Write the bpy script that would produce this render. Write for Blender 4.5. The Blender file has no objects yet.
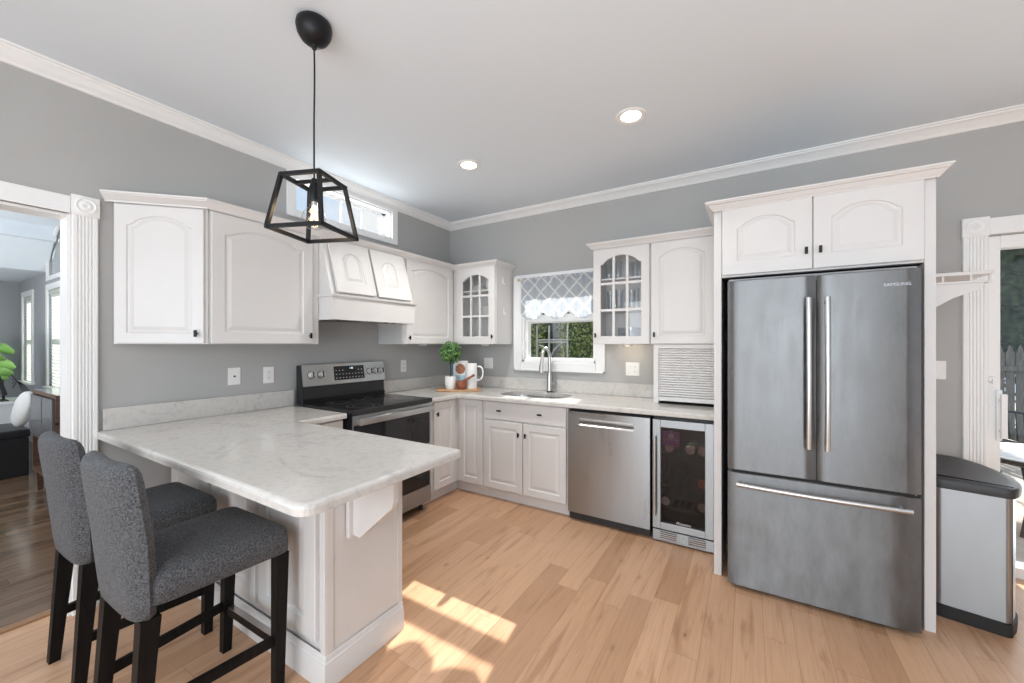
import bpy, bmesh, math, random
from mathutils import Vector, Matrix
random.seed(7)
C = bpy.context.scene.collection
SC = bpy.context.scene
R = math.radians
PI = math.pi

# ------------------------------------------------------------------ camera, world, sun, big lights, exposure
cam = bpy.data.objects.new('camera', bpy.data.cameras.new('camera')); C.objects.link(cam)
cam.location = (2.94, -3.495, 1.37); cam.rotation_euler = (R(90), 0, R(31.1))
cam.data.sensor_width = 36; cam.data.lens = 36 * 393 / 1024; cam.data.shift_y = 3 / 1024
cam.data.clip_start = 0.02; cam.data.clip_end = 200
SC.camera = cam
SC.view_settings.view_transform = 'Standard'; SC.view_settings.look = 'None'
SC.view_settings.gamma = 1; SC.view_settings.use_curve_mapping = False
SC.view_settings.exposure = 0.21
SC.cycles.max_bounces = 10; SC.cycles.diffuse_bounces = 6; SC.cycles.glossy_bounces = 4
SC.cycles.transmission_bounces = 6; SC.cycles.transparent_max_bounces = 16
SC.cycles.sample_clamp_indirect = 6; SC.cycles.caustics_reflective = False; SC.cycles.caustics_refractive = False
SC.cycles.use_denoising = True

world = bpy.data.worlds.new('sky'); SC.world = world; world.use_nodes = True
wn, wl = world.node_tree.nodes, world.node_tree.links
wn.clear()
w_out = wn.new('ShaderNodeOutputWorld'); w_bg = wn.new('ShaderNodeBackground')
w_tc = wn.new('ShaderNodeTexCoord'); w_no = wn.new('ShaderNodeTexNoise'); w_cr = wn.new('ShaderNodeValToRGB')
w_no.inputs['Scale'].default_value = 5; w_no.inputs['Detail'].default_value = 6; w_no.inputs['Roughness'].default_value = .6
w_cr.color_ramp.elements[0].position = .40; w_cr.color_ramp.elements[0].color = (.66, .80, 1, 1)
w_cr.color_ramp.elements[1].position = .58; w_cr.color_ramp.elements[1].color = (1, 1, 1, 1)
wl.new(w_tc.outputs['Generated'], w_no.inputs['Vector']); wl.new(w_no.outputs['Fac'], w_cr.inputs['Fac'])
wl.new(w_cr.outputs['Color'], w_bg.inputs['Color']); w_bg.inputs['Strength'].default_value = .86
wl.new(w_bg.outputs['Background'], w_out.inputs['Surface'])

def lamp(name, kind, loc, energy, direction=(0, 0, -1), color=(1, 1, 1), size=None, **kw):
    d = bpy.data.lights.new(name, kind); d.energy = energy; d.color = color
    if kind == 'AREA':
        d.shape = 'RECTANGLE'; d.size, d.size_y = size
    for k, v in kw.items(): setattr(d, k, v)
    o = bpy.data.objects.new(name, d); C.objects.link(o); o.location = loc
    o.rotation_euler = Vector(direction).to_track_quat('-Z', 'Y').to_euler()
    return o
lamp('sun', 'SUN', (0, 6, 8), 9.0, (.19, -1.31, -1.0), (1, .96, .88), angle=R(.5))
# added fill lamps in the rear and right-hand wall openings, behind the camera
lamp('fill_rear', 'AREA', (2.6, -6.55, 1.35), 122.0, (-.08, 1, -.62), (.86, .94, 1), (4.1, 2.3))
lamp('fill_right', 'AREA', (5.72, -4.0, 1.35), 4.0, (-1, .1, .1), (.86, .94, 1), (3.9, 2.1))
lamp('fill_bounced_off_the_ceiling', 'AREA', (3.4, -4.9, 1.0), 62.0, (0, .1, 1), (.86, .94, 1), (1.8, 1.6))  # added fill aimed up, its light bounces off the ceiling
lamp('fill_spot_by_the_camera', 'SPOT', (2.3, -4.2, 2.715), 48, (0, 0, -1), (.98, .97, .94), spot_size=R(130), spot_blend=.9, shadow_soft_size=.06)  # added fill spot without a fixture, for floor and base cabinets
lamp('daylight_door', 'AREA', (4.95, .10, 1.0), 14, (0, -1, 0), (.95, .98, 1), (1.3, 1.8))
lamp('fill_den', 'AREA', (-2.7, -4.9, .95), 95, (-.1, .1, 1), (.95, .98, 1), (2.0, 1.6))  # added upward fill that brightens the side room
lamp('fill_den_front', 'AREA', (-3.2, -6.4, 1.6), 60, (-.3, 1, .2), (.95, .98, 1), (4.5, 2.2))  # added fill in front of the solid side room wall
lamp('daylight_transom', 'AREA', (-.11, -1.335, 2.5), 4, (1, 0, -.4), (.93, .97, 1), (.85, .22))

# ------------------------------------------------------------------ materials
def nd(nt, typ, inputs=None, **attrs):
    n = nt.nodes.new(typ)
    for k, v in attrs.items(): setattr(n, k, v)
    for k, v in (inputs or {}).items():
        s = n.inputs[k]
        if hasattr(v, 'is_output'): nt.links.new(v, s)
        else: s.default_value = v
    return n
def ramp(nt, fac, stops):
    n = nt.nodes.new('ShaderNodeValToRGB'); nt.links.new(fac, n.inputs['Fac'])
    e = n.color_ramp.elements
    while len(e) < len(stops): e.new(.5)
    for q, (p, c) in zip(e, stops): q.position = p; q.color = (*c, 1) if len(c) == 3 else c
    return n
def mat(name, col=(.8, .8, .8), rough=.5, metal=0, **kw):
    m = bpy.data.materials.new(name); m.use_nodes = True
    b = m.node_tree.nodes['Principled BSDF']
    b.inputs['Base Color'].default_value = (*col, 1); b.inputs['Roughness'].default_value = rough
    b.inputs['Metallic'].default_value = metal
    for k, v in kw.items(): b.inputs[k].default_value = v
    m.diffuse_color = (*col, 1)
    return m
def P(m): return m.node_tree.nodes['Principled BSDF']
def objco(m, scale=(1, 1, 1)):
    nt = m.node_tree
    tc = nd(nt, 'ShaderNodeTexCoord'); mp = nd(nt, 'ShaderNodeMapping', {'Vector': tc.outputs['Object'], 'Scale': scale})
    return mp.outputs['Vector']
def mottled(m, c1, c2, scale=8, lo=.35, hi=.65, sc=(1, 1, 1), detail=4, bump=0):
    nt = m.node_tree
    no = nd(nt, 'ShaderNodeTexNoise', {'Vector': objco(m, sc), 'Scale': scale, 'Detail': detail})
    r = ramp(nt, no.outputs['Fac'], [(lo, c1), (hi, c2)])
    nt.links.new(r.outputs['Color'], P(m).inputs['Base Color'])
    if bump:
        bp = nd(nt, 'ShaderNodeBump', {'Height': no.outputs['Fac'], 'Strength': bump, 'Distance': .01})
        nt.links.new(bp.outputs['Normal'], P(m).inputs['Normal'])
    return m

M = {}
M['cab'] = mottled(mat('white_cabinet_paint', rough=.38), (.66, .645, .633), (.68, .665, .653), 3)
M['cab_in'] = mat('cabinet_interior', (.82, .82, .82), .6)
M['trim'] = mat('white_trim_paint', (.84, .84, .835), .35)
M['wall'] = mottled(mat('grey_wall_paint', rough=.75), (.412, .41, .402), (.427, .425, .417), 2.2)
M['denwall'] = mat('den_wall_paint', (.37, .385, .405), .75)
M['ceil'] = mat('ceiling_paint', (.735, .795, .85), .85)
M['black'] = mat('black_metal', (.006, .006, .007), .42, 0, **{'Specular IOR Level': .3})
M['blackp'] = mat('black_plastic', (.02, .02, .021), .45)
M['darkwood'] = mottled(mat('black_stained_wood', rough=.5, **{'Specular IOR Level': .15}), (.005, .0045, .0045), (.010, .0085, .008), 6, sc=(8, 8, 1))
M['bglass'] = mat('black_ceramic_glass', (.012, .012, .014), .06)
M['chrome'] = mat('chrome', (.82, .82, .82), .12, 1)
M['nickel'] = mat('brushed_nickel', (.62, .61, .60), .28, 1)
M['white'] = mat('white_ceramic', (.85, .85, .85), .25)
M['plate'] = mat('white_plastic', (.82, .81, .79), .4)
M['grey'] = mat('grey_plastic', (.32, .32, .33), .45)
M['ringgrey'] = mat('burner_print', (.07, .07, .075), .3)
M['rubber'] = mat('black_rubber', (.015, .015, .015), .7)
M['leather'] = mat('black_leather', (.015, .015, .017), .38)
M['green'] = mottled(mat('leaf_green', rough=.45), (.018, .085, .014), (.20, .38, .11), 38)
M['dgreen'] = mat('dark_leaf_green', (.015, .06, .012), .6)
M['lime'] = mat('lime_leaf', (.34, .62, .18), .5)
M['soil'] = mat('soil', (.03, .02, .015), .9)
M['brass'] = mat('brass', (.75, .55, .28), .3, 1)
M['terra'] = mottled(mat('reddish_wood', rough=.4), (.22, .065, .028), (.33, .11, .05), 12, sc=(1, 1, 6))
M['board'] = mottled(mat('oak_board', rough=.45), (.42, .23, .11), (.55, .33, .17), 8, sc=(2, 14, 14))
M['cabtop'] = mat('smoked_glass_top', (.40, .40, .41), .15)
M['walnut'] = mottled(mat('walnut', rough=.4), (.10, .055, .035), (.17, .095, .06), 6, sc=(2, 2, 14))
M['slate'] = mat('grey_lacquer_door', (.16, .16, .165), .25)
M['cloth'] = mat('white_cloth', (.80, .79, .77), .9)
M['bluecover'] = mat('blue_cover', (.03, .20, .32), .45)
M['sky_cover'] = mat('pale_blue_cover', (.45, .66, .74), .45)
M['paper'] = mat('white_paper', (.83, .82, .79), .6)
M['bread'] = mottled(mat('brown_print', rough=.5), (.25, .08, .04), (.50, .22, .12), 60)
M['purple'] = mat('purple_card', (.30, .08, .42), .45)
M['paleblue'] = mat('pale_blue_foil', (.55, .66, .80), .35)
M['redlabel'] = mat('red_label', (.45, .08, .05), .5)
M['bottle'] = mat('dark_bottle_glass', (.03, .04, .03), .12)
M['foil'] = mat('bottle_base_glass', (.50, .49, .46), .3)
M['dull'] = mat('dull_white_text', (.62, .63, .65), .4)
M['logometal'] = mat('etched_logo', (.46, .46, .47), .4, 1)
M['knob'] = mat('silver_knob', (.72, .72, .72), .3, .5)
M['silverlogo'] = mat('silver_logo', (.9, .9, .92), .25, .6)
M['fence'] = mottled(mat('weathered_fence', rough=.9), (.10, .095, .085), (.20, .19, .17), 6, sc=(14, 14, 1))
M['siding'] = mat('white_siding', (.78, .79, .80), .7)
M['bark'] = mat('bark', (.09, .065, .045), .9)
M['iron'] = mat('grey_iron', (.30, .31, .32), .5)
M['ever'] = mottled(mat('evergreen', rough=.8), (.010, .024, .014), (.075, .12, .065), 9)
M['hedge'] = mottled(mat('hedge_leaf', rough=.7), (.10, .14, .03), (.32, .36, .12), 9)
M['gasket'] = mat('dark_recess', (.02, .018, .017), .8)  # seal black, also used for the shade sheet above the refrigerator
M['quarter'] = mat('oak_threshold', (.30, .16, .08), .4)

def quartz():
    m = mat('quartz', (.70, .68, .65), .12); nt = m.node_tree; co = objco(m)
    n1 = nd(nt, 'ShaderNodeTexNoise', {'Vector': co, 'Scale': 2.6, 'Detail': 8, 'Distortion': 1.6, 'Roughness': .62})
    v = ramp(nt, n1.outputs['Fac'], [(.465, (1, 1, 1)), (.497, (.70, .70, .71)), (.503, (.70, .70, .71)), (.54, (1, 1, 1))])
    n2 = nd(nt, 'ShaderNodeTexNoise', {'Vector': co, 'Scale': 38, 'Detail': 5, 'Roughness': .6})
    s = ramp(nt, n2.outputs['Fac'], [(.33, (.535, .52, .50)), (.50, (.605, .582, .552))])
    n3 = nd(nt, 'ShaderNodeTexNoise', {'Vector': co, 'Scale': 6, 'Detail': 3})
    f = ramp(nt, n3.outputs['Fac'], [(.45, (0, 0, 0)), (.65, (.62, .62, .62))])
    mx = nd(nt, 'ShaderNodeMix', {'Factor': f.outputs['Color'], 'A': (1, 1, 1, 1), 'B': v.outputs['Color']}, data_type='RGBA') if False else None
    mul = nt.nodes.new('ShaderNodeMixRGB'); mul.blend_type = 'MULTIPLY'
    nt.links.new(f.outputs['Color'], mul.inputs['Fac']); nt.links.new(s.outputs['Color'], mul.inputs['Color1']); nt.links.new(v.outputs['Color'], mul.inputs['Color2'])
    nt.links.new(mul.outputs['Color'], P(m).inputs['Base Color'])
    return m
M['quartz'] = quartz()

def steel(name, base=.52, rough=.30, smudge=.0, vertical=True):
    m = mat(name, (base * .975, base, base * 1.02), rough, 1); nt = m.node_tree
    co = objco(m, (260, 260, 1.2) if vertical else (1.2, 1.2, 260))
    n = nd(nt, 'ShaderNodeTexNoise', {'Vector': co, 'Scale': 1, 'Detail': 3})
    n2 = nd(nt, 'ShaderNodeTexNoise', {'Vector': objco(m, (7, 7, 2.2) if smudge else (2, 2, .5)), 'Scale': 2.0, 'Detail': 6, 'Roughness': .65})
    a = nd(nt, 'ShaderNodeMath', {0: n.outputs['Fac'], 1: .10}, operation='MULTIPLY')
    b = nd(nt, 'ShaderNodeMath', {0: n2.outputs['Fac'], 1: .20 + smudge}, operation='MULTIPLY')
    c = nd(nt, 'ShaderNodeMath', {0: a.outputs[0], 1: b.outputs[0]}, operation='ADD')
    d = nd(nt, 'ShaderNodeMath', {0: c.outputs[0], 1: rough - .15 - smudge / 2}, operation='ADD')
    nt.links.new(d.outputs[0], P(m).inputs['Roughness'])
    r = ramp(nt, n2.outputs['Fac'], [(.3, tuple(base * (1 - .06 - smudge * .9) * q for q in (.975, 1, 1.02))), (.7, tuple(base * 1.06 * q for q in (.975, 1, 1.02)))])
    nt.links.new(r.outputs['Color'], P(m).inputs['Base Color'])
    P(m).inputs['Anisotropic'].default_value = .9; P(m).inputs['Anisotropic Rotation'].default_value = .25
    nt.links.new(nd(nt, 'ShaderNodeTangent', direction_type='RADIAL', axis='Z').outputs[0], P(m).inputs['Tangent'])
    bp = nd(nt, 'ShaderNodeBump', {'Height': n.outputs['Fac'], 'Strength': .03, 'Distance': .002})
    nt.links.new(bp.outputs['Normal'], P(m).inputs['Normal'])
    return m
M['steel'] = steel('brushed_stainless', .37, .30)
M['fridge'] = steel('smudged_stainless', .225, .38, .24)
M['can'] = steel('can_stainless', .31, .34)
M['satin'] = steel('satin_stainless', .56, .34)
M['handle'] = mat('satin_handle', (.58, .58, .58), .32, 1)

def glass(name, tint=(1, 1, 1), gloss=.10, rough=0.0):
    m = bpy.data.materials.new(name); m.use_nodes = True; nt = m.node_tree; nt.nodes.clear()
    o = nd(nt, 'ShaderNodeOutputMaterial')
    t = nd(nt, 'ShaderNodeBsdfTransparent', {'Color': (*tint, 1)}); g = nd(nt, 'ShaderNodeBsdfGlossy', {'Roughness': rough})
    lw = nd(nt, 'ShaderNodeLayerWeight', {'Blend': .5})
    p5 = nd(nt, 'ShaderNodeMath', {0: lw.outputs['Facing'], 1: 4.5}, operation='POWER')
    a = nd(nt, 'ShaderNodeMath', {0: p5.outputs[0], 1: gloss}, operation='MAXIMUM')
    mx = nd(nt, 'ShaderNodeMixShader', {0: a.outputs[0], 1: t.outputs[0], 2: g.outputs[0]})
    nt.links.new(mx.outputs[0], o.inputs['Surface'])
    return m
M['glass'] = glass('window_glass', (.97, .98, .98), .03)
M['cabglass'] = glass('cabinet_glass', (.97, .97, .97), .04)
M['tint'] = glass('smoked_glass', (.62, .55, .52), .02)
M['bulbglass'] = glass('bulb_glass', (.95, .95, .95), .04)
M['wineglass'] = glass('drinking_glass', (.93, .94, .95), .07)
def emit(name, col, s):
    m = mat(name, col, .5); P(m).inputs['Emission Color'].default_value = (*col, 1); P(m).inputs['Emission Strength'].default_value = s
    return m
M['lampface'] = emit('lamp_diffuser', (1, .97, .92), 9)
M['filament'] = emit('filament', (1, .72, .45), 2.2)
M['display'] = emit('display_digits', (.55, .80, 1), 1.4)

def planks(name, width, length, cols, knot, rough, grain=.5, joint=.75):
    """boards along y; x splits rows, every row is shifted and every board gets its own tint"""
    m = mat(name, cols[0], rough); nt = m.node_tree
    tc = nd(nt, 'ShaderNodeTexCoord'); sp = nd(nt, 'ShaderNodeSeparateXYZ', {0: tc.outputs['Object']})
    def ma(op, a, b=0.0): return nd(nt, 'ShaderNodeMath', {0: a, 1: b}, operation=op).outputs[0]
    u = ma('DIVIDE', sp.outputs['X'], width); row = ma('FLOOR', u); fu = ma('SUBTRACT', u, row)
    wn_ = nd(nt, 'ShaderNodeTexWhiteNoise', {'W': row}, noise_dimensions='1D')
    v0 = ma('DIVIDE', sp.outputs['Y'], length); v = ma('ADD', v0, ma('MULTIPLY', wn_.outputs['Value'], 7.3)); col = ma('FLOOR', v); fv = ma('SUBTRACT', v, col)
    cb = nd(nt, 'ShaderNodeCombineXYZ', {0: row, 1: col}); wid = nd(nt, 'ShaderNodeTexWhiteNoise', {'Vector': cb.outputs[0]}, noise_dimensions='2D')
    off = nd(nt, 'ShaderNodeVectorMath', {0: wid.outputs['Color'], 1: (31, 17, 5)}, operation='MULTIPLY')
    pos = nd(nt, 'ShaderNodeVectorMath', {0: tc.outputs['Object'], 1: off.outputs[0]}, operation='ADD')
    st = nd(nt, 'ShaderNodeMapping', {'Vector': pos.outputs[0], 'Scale': (9, .9, 1)})
    g1 = nd(nt, 'ShaderNodeTexNoise', {'Vector': st.outputs[0], 'Scale': 2.2, 'Detail': 8, 'Distortion': .9, 'Roughness': .6})
    st2 = nd(nt, 'ShaderNodeMapping', {'Vector': pos.outputs[0], 'Scale': (60, 2.2, 1)})
    g2 = nd(nt, 'ShaderNodeTexNoise', {'Vector': st2.outputs[0], 'Scale': 2, 'Detail': 3})
    c0 = ramp(nt, wid.outputs['Value'], [(0, cols[0]), (.5, cols[1]), (1, cols[2])])
    gr = ramp(nt, g1.outputs['Fac'], [(.28, (1 - grain * .55, 1 - grain * .68, 1 - grain * .78)), (.46, (.95, .94, .93)), (.72, (1.0, 1.0, 1.0))])
    gr2 = ramp(nt, g2.outputs['Fac'], [(.3, (.90, .89, .88)), (.6, (1, 1, 1))])
    vo = nd(nt, 'ShaderNodeTexVoronoi', {'Vector': nd(nt, 'ShaderNodeMapping', {'Vector': pos.outputs[0], 'Scale': (3.4, 1.6, 1)}).outputs[0], 'Scale': 2.1})
    kn = ramp(nt, vo.outputs['Distance'], [(.018, (1 - knot * .75, 1 - knot * .85, 1 - knot * .9)), (.06, (1 - knot * .16, 1 - knot * .2, 1 - knot * .24)), (.14, (1, 1, 1))])
    def mul(a, b):
        n = nt.nodes.new('ShaderNodeMixRGB'); n.blend_type = 'MULTIPLY'; n.inputs['Fac'].default_value = 1
        nt.links.new(a, n.inputs['Color1']); nt.links.new(b, n.inputs['Color2']); return n.outputs['Color']
    e1 = ma('LESS_THAN', fu, .012); e2 = ma('GREATER_THAN', fu, .988); e3 = ma('LESS_THAN', fv, .0022)
    e = ma('MAXIMUM', ma('MAXIMUM', e1, e2), e3)
    jr = ramp(nt, e, [(0, (1, 1, 1)), (1, (joint, joint * .95, joint * .9))])
    c = mul(mul(mul(mul(c0.outputs[0], gr.outputs[0]), gr2.outputs[0]), kn.outputs[0]), jr.outputs[0])
    nt.links.new(c, P(m).inputs['Base Color'])
    return m
M['floor'] = planks('maple_laminate', .125, 1.25, [(.56, .330, .195), (.65, .400, .250), (.49, .280, .160)], .75, .33, .62)
M['denfloor'] = planks('dark_oak_boards', .085, .9, [(.17, .105, .065), (.23, .15, .10), (.13, .08, .05)], .25, .14, 1.15, .5)

def fabric(name, c1, c2):
    m = mat(name, c1, .95); nt = m.node_tree; co = objco(m)
    n = nd(nt, 'ShaderNodeTexNoise', {'Vector': co, 'Scale': 420, 'Detail': 2}); n2 = nd(nt, 'ShaderNodeTexNoise', {'Vector': co, 'Scale': 160, 'Detail': 3})
    a = nd(nt, 'ShaderNodeMath', {0: n.outputs['Fac'], 1: n2.outputs['Fac']}, operation='ADD'); a2 = nd(nt, 'ShaderNodeMath', {0: a.outputs[0], 1: .5}, operation='MULTIPLY')
    r = ramp(nt, a2.outputs[0], [(.38, c1), (.62, c2)]); nt.links.new(r.outputs['Color'], P(m).inputs['Base Color'])
    bp = nd(nt, 'ShaderNodeBump', {'Height': a2.outputs[0], 'Strength': .5, 'Distance': .003}); nt.links.new(bp.outputs['Normal'], P(m).inputs['Normal'])
    P(m).inputs['Sheen Weight'].default_value = .06
    return m
M['fabric'] = fabric('charcoal_tweed', (.020, .021, .024), (.125, .128, .138))

def trellis_fabric():
    """grey curtain cloth printed with a white ogee-like lattice"""
    m = mat('lattice_curtain', (.6, .6, .62), .9); nt = m.node_tree
    uv = nd(nt, 'ShaderNodeTexCoord'); sp = nd(nt, 'ShaderNodeSeparateXYZ', {0: uv.outputs['UV']})
    def ma(op, a, b=0.0): return nd(nt, 'ShaderNodeMath', {0: a, 1: b}, operation=op).outputs[0]
    a = ma('ADD', sp.outputs['X'], sp.outputs['Y']); b = ma('SUBTRACT', sp.outputs['X'], sp.outputs['Y'])
    l1 = ma('LESS_THAN', ma('ABSOLUTE', ma('SUBTRACT', ma('FRACT', a), .5)), .075)
    l2 = ma('LESS_THAN', ma('ABSOLUTE', ma('SUBTRACT', ma('FRACT', b), .5)), .075)
    l = ma('MAXIMUM', l1, l2)
    r = ramp(nt, l, [(0, (.66, .69, .73)), (1, (.95, .95, .95))]); nt.links.new(r.outputs['Color'], P(m).inputs['Base Color'])
    tr = nd(nt, 'ShaderNodeBsdfTranslucent', {'Color': r.outputs['Color']}); mx = nd(nt, 'ShaderNodeMixShader', {0: .68, 1: P(m).outputs[0], 2: tr.outputs[0]})
    nt.links.new(mx.outputs[0], nt.nodes['Material Output'].inputs['Surface'])
    return m
M['curtain'] = trellis_fabric()
def blindmat():
    m = mat('white_blind_slat', (.85, .86, .84), .6); nt = m.node_tree
    tr = nd(nt, 'ShaderNodeBsdfTranslucent', {'Color': (.85, .88, .84, 1)}); mx = nd(nt, 'ShaderNodeMixShader', {0: .7, 1: P(m).outputs[0], 2: tr.outputs[0]})
    nt.links.new(mx.outputs[0], nt.nodes['Material Output'].inputs['Surface']); return m
M['blind'] = blindmat()
M['paver'] = mottled(mat('stone_paver', rough=.9), (.34, .31, .28), (.50, .47, .43), 3)

# ------------------------------------------------------------------ mesh helpers
def obj(name, bm, m, parent=None, loc=(0, 0, 0), rot=(0, 0, 0), smooth=None, kind=None, label=None):
    me = bpy.data.meshes.new(name); bmesh.ops.recalc_face_normals(bm, faces=bm.faces[:]); bm.to_mesh(me); bm.free()
    for q in (m if isinstance(m, (list, tuple)) else [m]): me.materials.append(M[q] if isinstance(q, str) else q)
    o = bpy.data.objects.new(name, me); C.objects.link(o); o.location = loc; o.rotation_euler = rot
    if parent: o.parent = parent
    if smooth is not None:
        me.polygons.foreach_set('use_smooth', [True] * len(me.polygons))
        try: me.set_sharp_from_angle(angle=R(smooth))
        except Exception: pass
    if kind: o['kind'] = kind
    if label: o['label'] = label
    return o
def tag(o, label, cat, group=None):
    o['label'] = label; o['category'] = cat
    if group: o['group'] = group
    return o
def thing(name, label, cat, loc=(0, 0, 0), rz=0, group=None):
    o = bpy.data.objects.new(name, None); C.objects.link(o); o.location = loc; o.rotation_euler = (0, 0, rz); o.empty_display_size = .05
    return tag(o, label, cat, group)
def struct_empty(name, loc=(0, 0, 0), rz=0):
    o = bpy.data.objects.new(name, None); C.objects.link(o); o.location = loc; o.rotation_euler = (0, 0, rz); o['kind'] = 'structure'; return o
def struct(name, bm, m, **k): return obj(name, bm, m, kind='structure', **k)
def BM(): return bmesh.new()
def dup(root, loc, rz, label=None):
    r = root.copy(); C.objects.link(r); r.location = loc; r.rotation_euler = (0, 0, rz)
    if label: r['label'] = label
    for ch in list(root.children):
        c = ch.copy(); C.objects.link(c); c.parent = r
        for g in ch.children:
            d = g.copy(); C.objects.link(d); d.parent = c
    return r

def box(bm, x0, x1, y0, y1, z0, z1, bev=0, mi=0):
    vs = [bm.verts.new((x, y, z)) for x in (x0, x1) for y in (y0, y1) for z in (z0, z1)]
    idx = [(0, 1, 3, 2), (4, 6, 7, 5), (0, 4, 5, 1), (2, 3, 7, 6), (0, 2, 6, 4), (1, 5, 7, 3)]
    fs = [bm.faces.new([vs[i] for i in f]) for f in idx]
    for f in fs: f.material_index = mi
    if bev:
        es = list({e for f in fs for e in f.edges})
        bmesh.ops.bevel(bm, geom=es, offset=bev, segments=2, affect='EDGES', profile=.6)
    return vs
def hexa(bm, bot, top):
    """solid from a bottom and a top loop of equal length"""
    return loft(bm, [bot, top])
def loft(bm, loops, close=True, caps=True, mi=0):
    L = [[bm.verts.new(p) for p in lp] for lp in loops]
    n = len(L[0])
    for a, b in zip(L, L[1:]):
        for i in range(n if close else n - 1):
            j = (i + 1) % n
            f = bm.faces.new((a[i], a[j], b[j], b[i])); f.material_index = mi
    if caps:
        for l in (L[0], L[-1]):
            try: f = bm.faces.new(l); f.material_index = mi
            except ValueError: pass
    return L
def lathe(bm, prof, c=(0, 0, 0), n=24, axis='z', mi=0, caps=True):
    loops = []
    for r, h in prof:
        lp = []
        for i in range(n):
            a = 2 * PI * i / n; u, v = r * math.cos(a), r * math.sin(a)
            p = (u, v, h) if axis == 'z' else ((h, u, v) if axis == 'x' else (u, h, v))
            lp.append((c[0] + p[0], c[1] + p[1], c[2] + p[2]))
        loops.append(lp)
    return loft(bm, loops, mi=mi, caps=caps)
def tube(bm, pts, r, n=10, mi=0, caps=True):
    pts = [Vector(p) for p in pts]; rs = r if isinstance(r, (list, tuple)) else [r] * len(pts)
    loops = []; up = None
    for i, p in enumerate(pts):
        d = (pts[min(i + 1, len(pts) - 1)] - pts[max(i - 1, 0)]).normalized()
        if up is None: up = Vector((0, 0, 1)) if abs(d.z) < .9 else Vector((1, 0, 0))
        a = d.cross(up).normalized(); b = a.cross(d).normalized(); up = b
        loops.append([p + rs[i] * (math.cos(2 * PI * k / n) * a + math.sin(2 * PI * k / n) * b) for k in range(n)])
    return loft(bm, loops, mi=mi, caps=caps)
def bar(bm, p, q, w, h=None, bev=0, up=(0, 0, 1)):
    """square bar from p to q"""
    p, q = Vector(p), Vector(q); h = h or w; d = (q - p).normalized(); u = Vector(up)
    if abs(d.dot(u)) > .95: u = Vector((0, 1, 0))
    a = d.cross(u).normalized() * w / 2; b = a.cross(d).normalized() * h / 2
    return loft(bm, [[s + a + b, s - a + b, s - a - b, s + a - b] for s in (p, q)])
def prism(bm, poly, z0, z1, axis='z', mi=0):
    def f(p, h): return (p[0], p[1], h) if axis == 'z' else ((h, p[0], p[1]) if axis == 'x' else (p[0], h, p[1]))
    return loft(bm, [[f(p, z0) for p in poly], [f(p, z1) for p in poly]], mi=mi)
def offset_poly(pts, d):
    """inset a ccw polygon by d"""
    n = len(pts); out = []
    for i in range(n):
        p0, p1, p2 = Vector(pts[i - 1]), Vector(pts[i]), Vector(pts[(i + 1) % n])
        a, b = (p1 - p0).normalized(), (p2 - p1).normalized()
        na, nb = Vector((-a.y, a.x)), Vector((-b.y, b.x)); m = (na + nb) / max(.3, 1 + na.dot(nb))
        out.append(tuple(p1 + m * d))
    return out
def round_poly(pts, radii, seg=6):
    out = []; n = len(pts)
    for i in range(n):
        r = radii[i] if isinstance(radii, (list, tuple)) else radii
        p0, p1, p2 = Vector(pts[i - 1]), Vector(pts[i]), Vector(pts[(i + 1) % n])
        if r <= 0: out.append(tuple(p1)); continue
        a, b = (p0 - p1).normalized(), (p2 - p1).normalized()
        for k in range(seg + 1):
            t = k / seg; s = p1 + a * r * (1 - t) ** 2 + b * r * t ** 2
            out.append(tuple(s))
    return out
def sweep(bm, prof, path, closed=False, caps=True):
    """moulding profile [(out, z)] swept along plan path, out = to the right of travel"""
    n = len(path); loops = []
    for i in range(n):
        p = Vector(path[i])
        ds = []
        if closed or i > 0: ds.append((p - Vector(path[i - 1])).normalized())
        if closed or i < n - 1: ds.append((Vector(path[(i + 1) % n]) - p).normalized())
        ns = [Vector((d.y, -d.x)) for d in ds]
        m = ns[0] if len(ns) == 1 else (ns[0] + ns[1]) / (1 + ns[0].dot(ns[1]))
        loops.append([(p.x + m.x * o, p.y + m.y * o, z) for o, z in prof])
    if closed: loops.append(loops[0])
    return loft(bm, loops, caps=caps and not closed)
def catmull(pts, seg=8, closed=False):
    P_ = [Vector(p) for p in pts]; n = len(P_); out = []
    rng = range(n if closed else n - 1)
    for i in rng:
        g = lambda k: P_[k % n] if closed else P_[max(0, min(n - 1, k))]
        a, b, c, d = g(i - 1), g(i), g(i + 1), g(i + 2)
        for k in range(seg):
            t = k / seg
            out.append(.5 * (2 * b + (c - a) * t + (2 * a - 5 * b + 4 * c - d) * t * t + (3 * b - a - 3 * c + d) * t ** 3))
    if not closed: out.append(P_[-1])
    return out
def text(name, s, size, m, parent, loc, rot, extrude=.0006, shear=0):
    cu = bpy.data.curves.new(name, 'FONT'); cu.body = s; cu.size = size; cu.extrude = extrude; cu.align_x = 'CENTER'; cu.align_y = 'CENTER'; cu.shear = shear
    tmp = bpy.data.objects.new(name, cu); C.objects.link(tmp); bpy.context.view_layer.update()
    me = bpy.data.meshes.new_from_object(tmp.evaluated_get(bpy.context.evaluated_depsgraph_get())); bpy.data.objects.remove(tmp); bpy.data.curves.remove(cu)
    me.materials.clear(); me.materials.append(M[m]); o = bpy.data.objects.new(name, me); C.objects.link(o); o.parent = parent; o.location = loc; o.rotation_euler = rot
    return o

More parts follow.
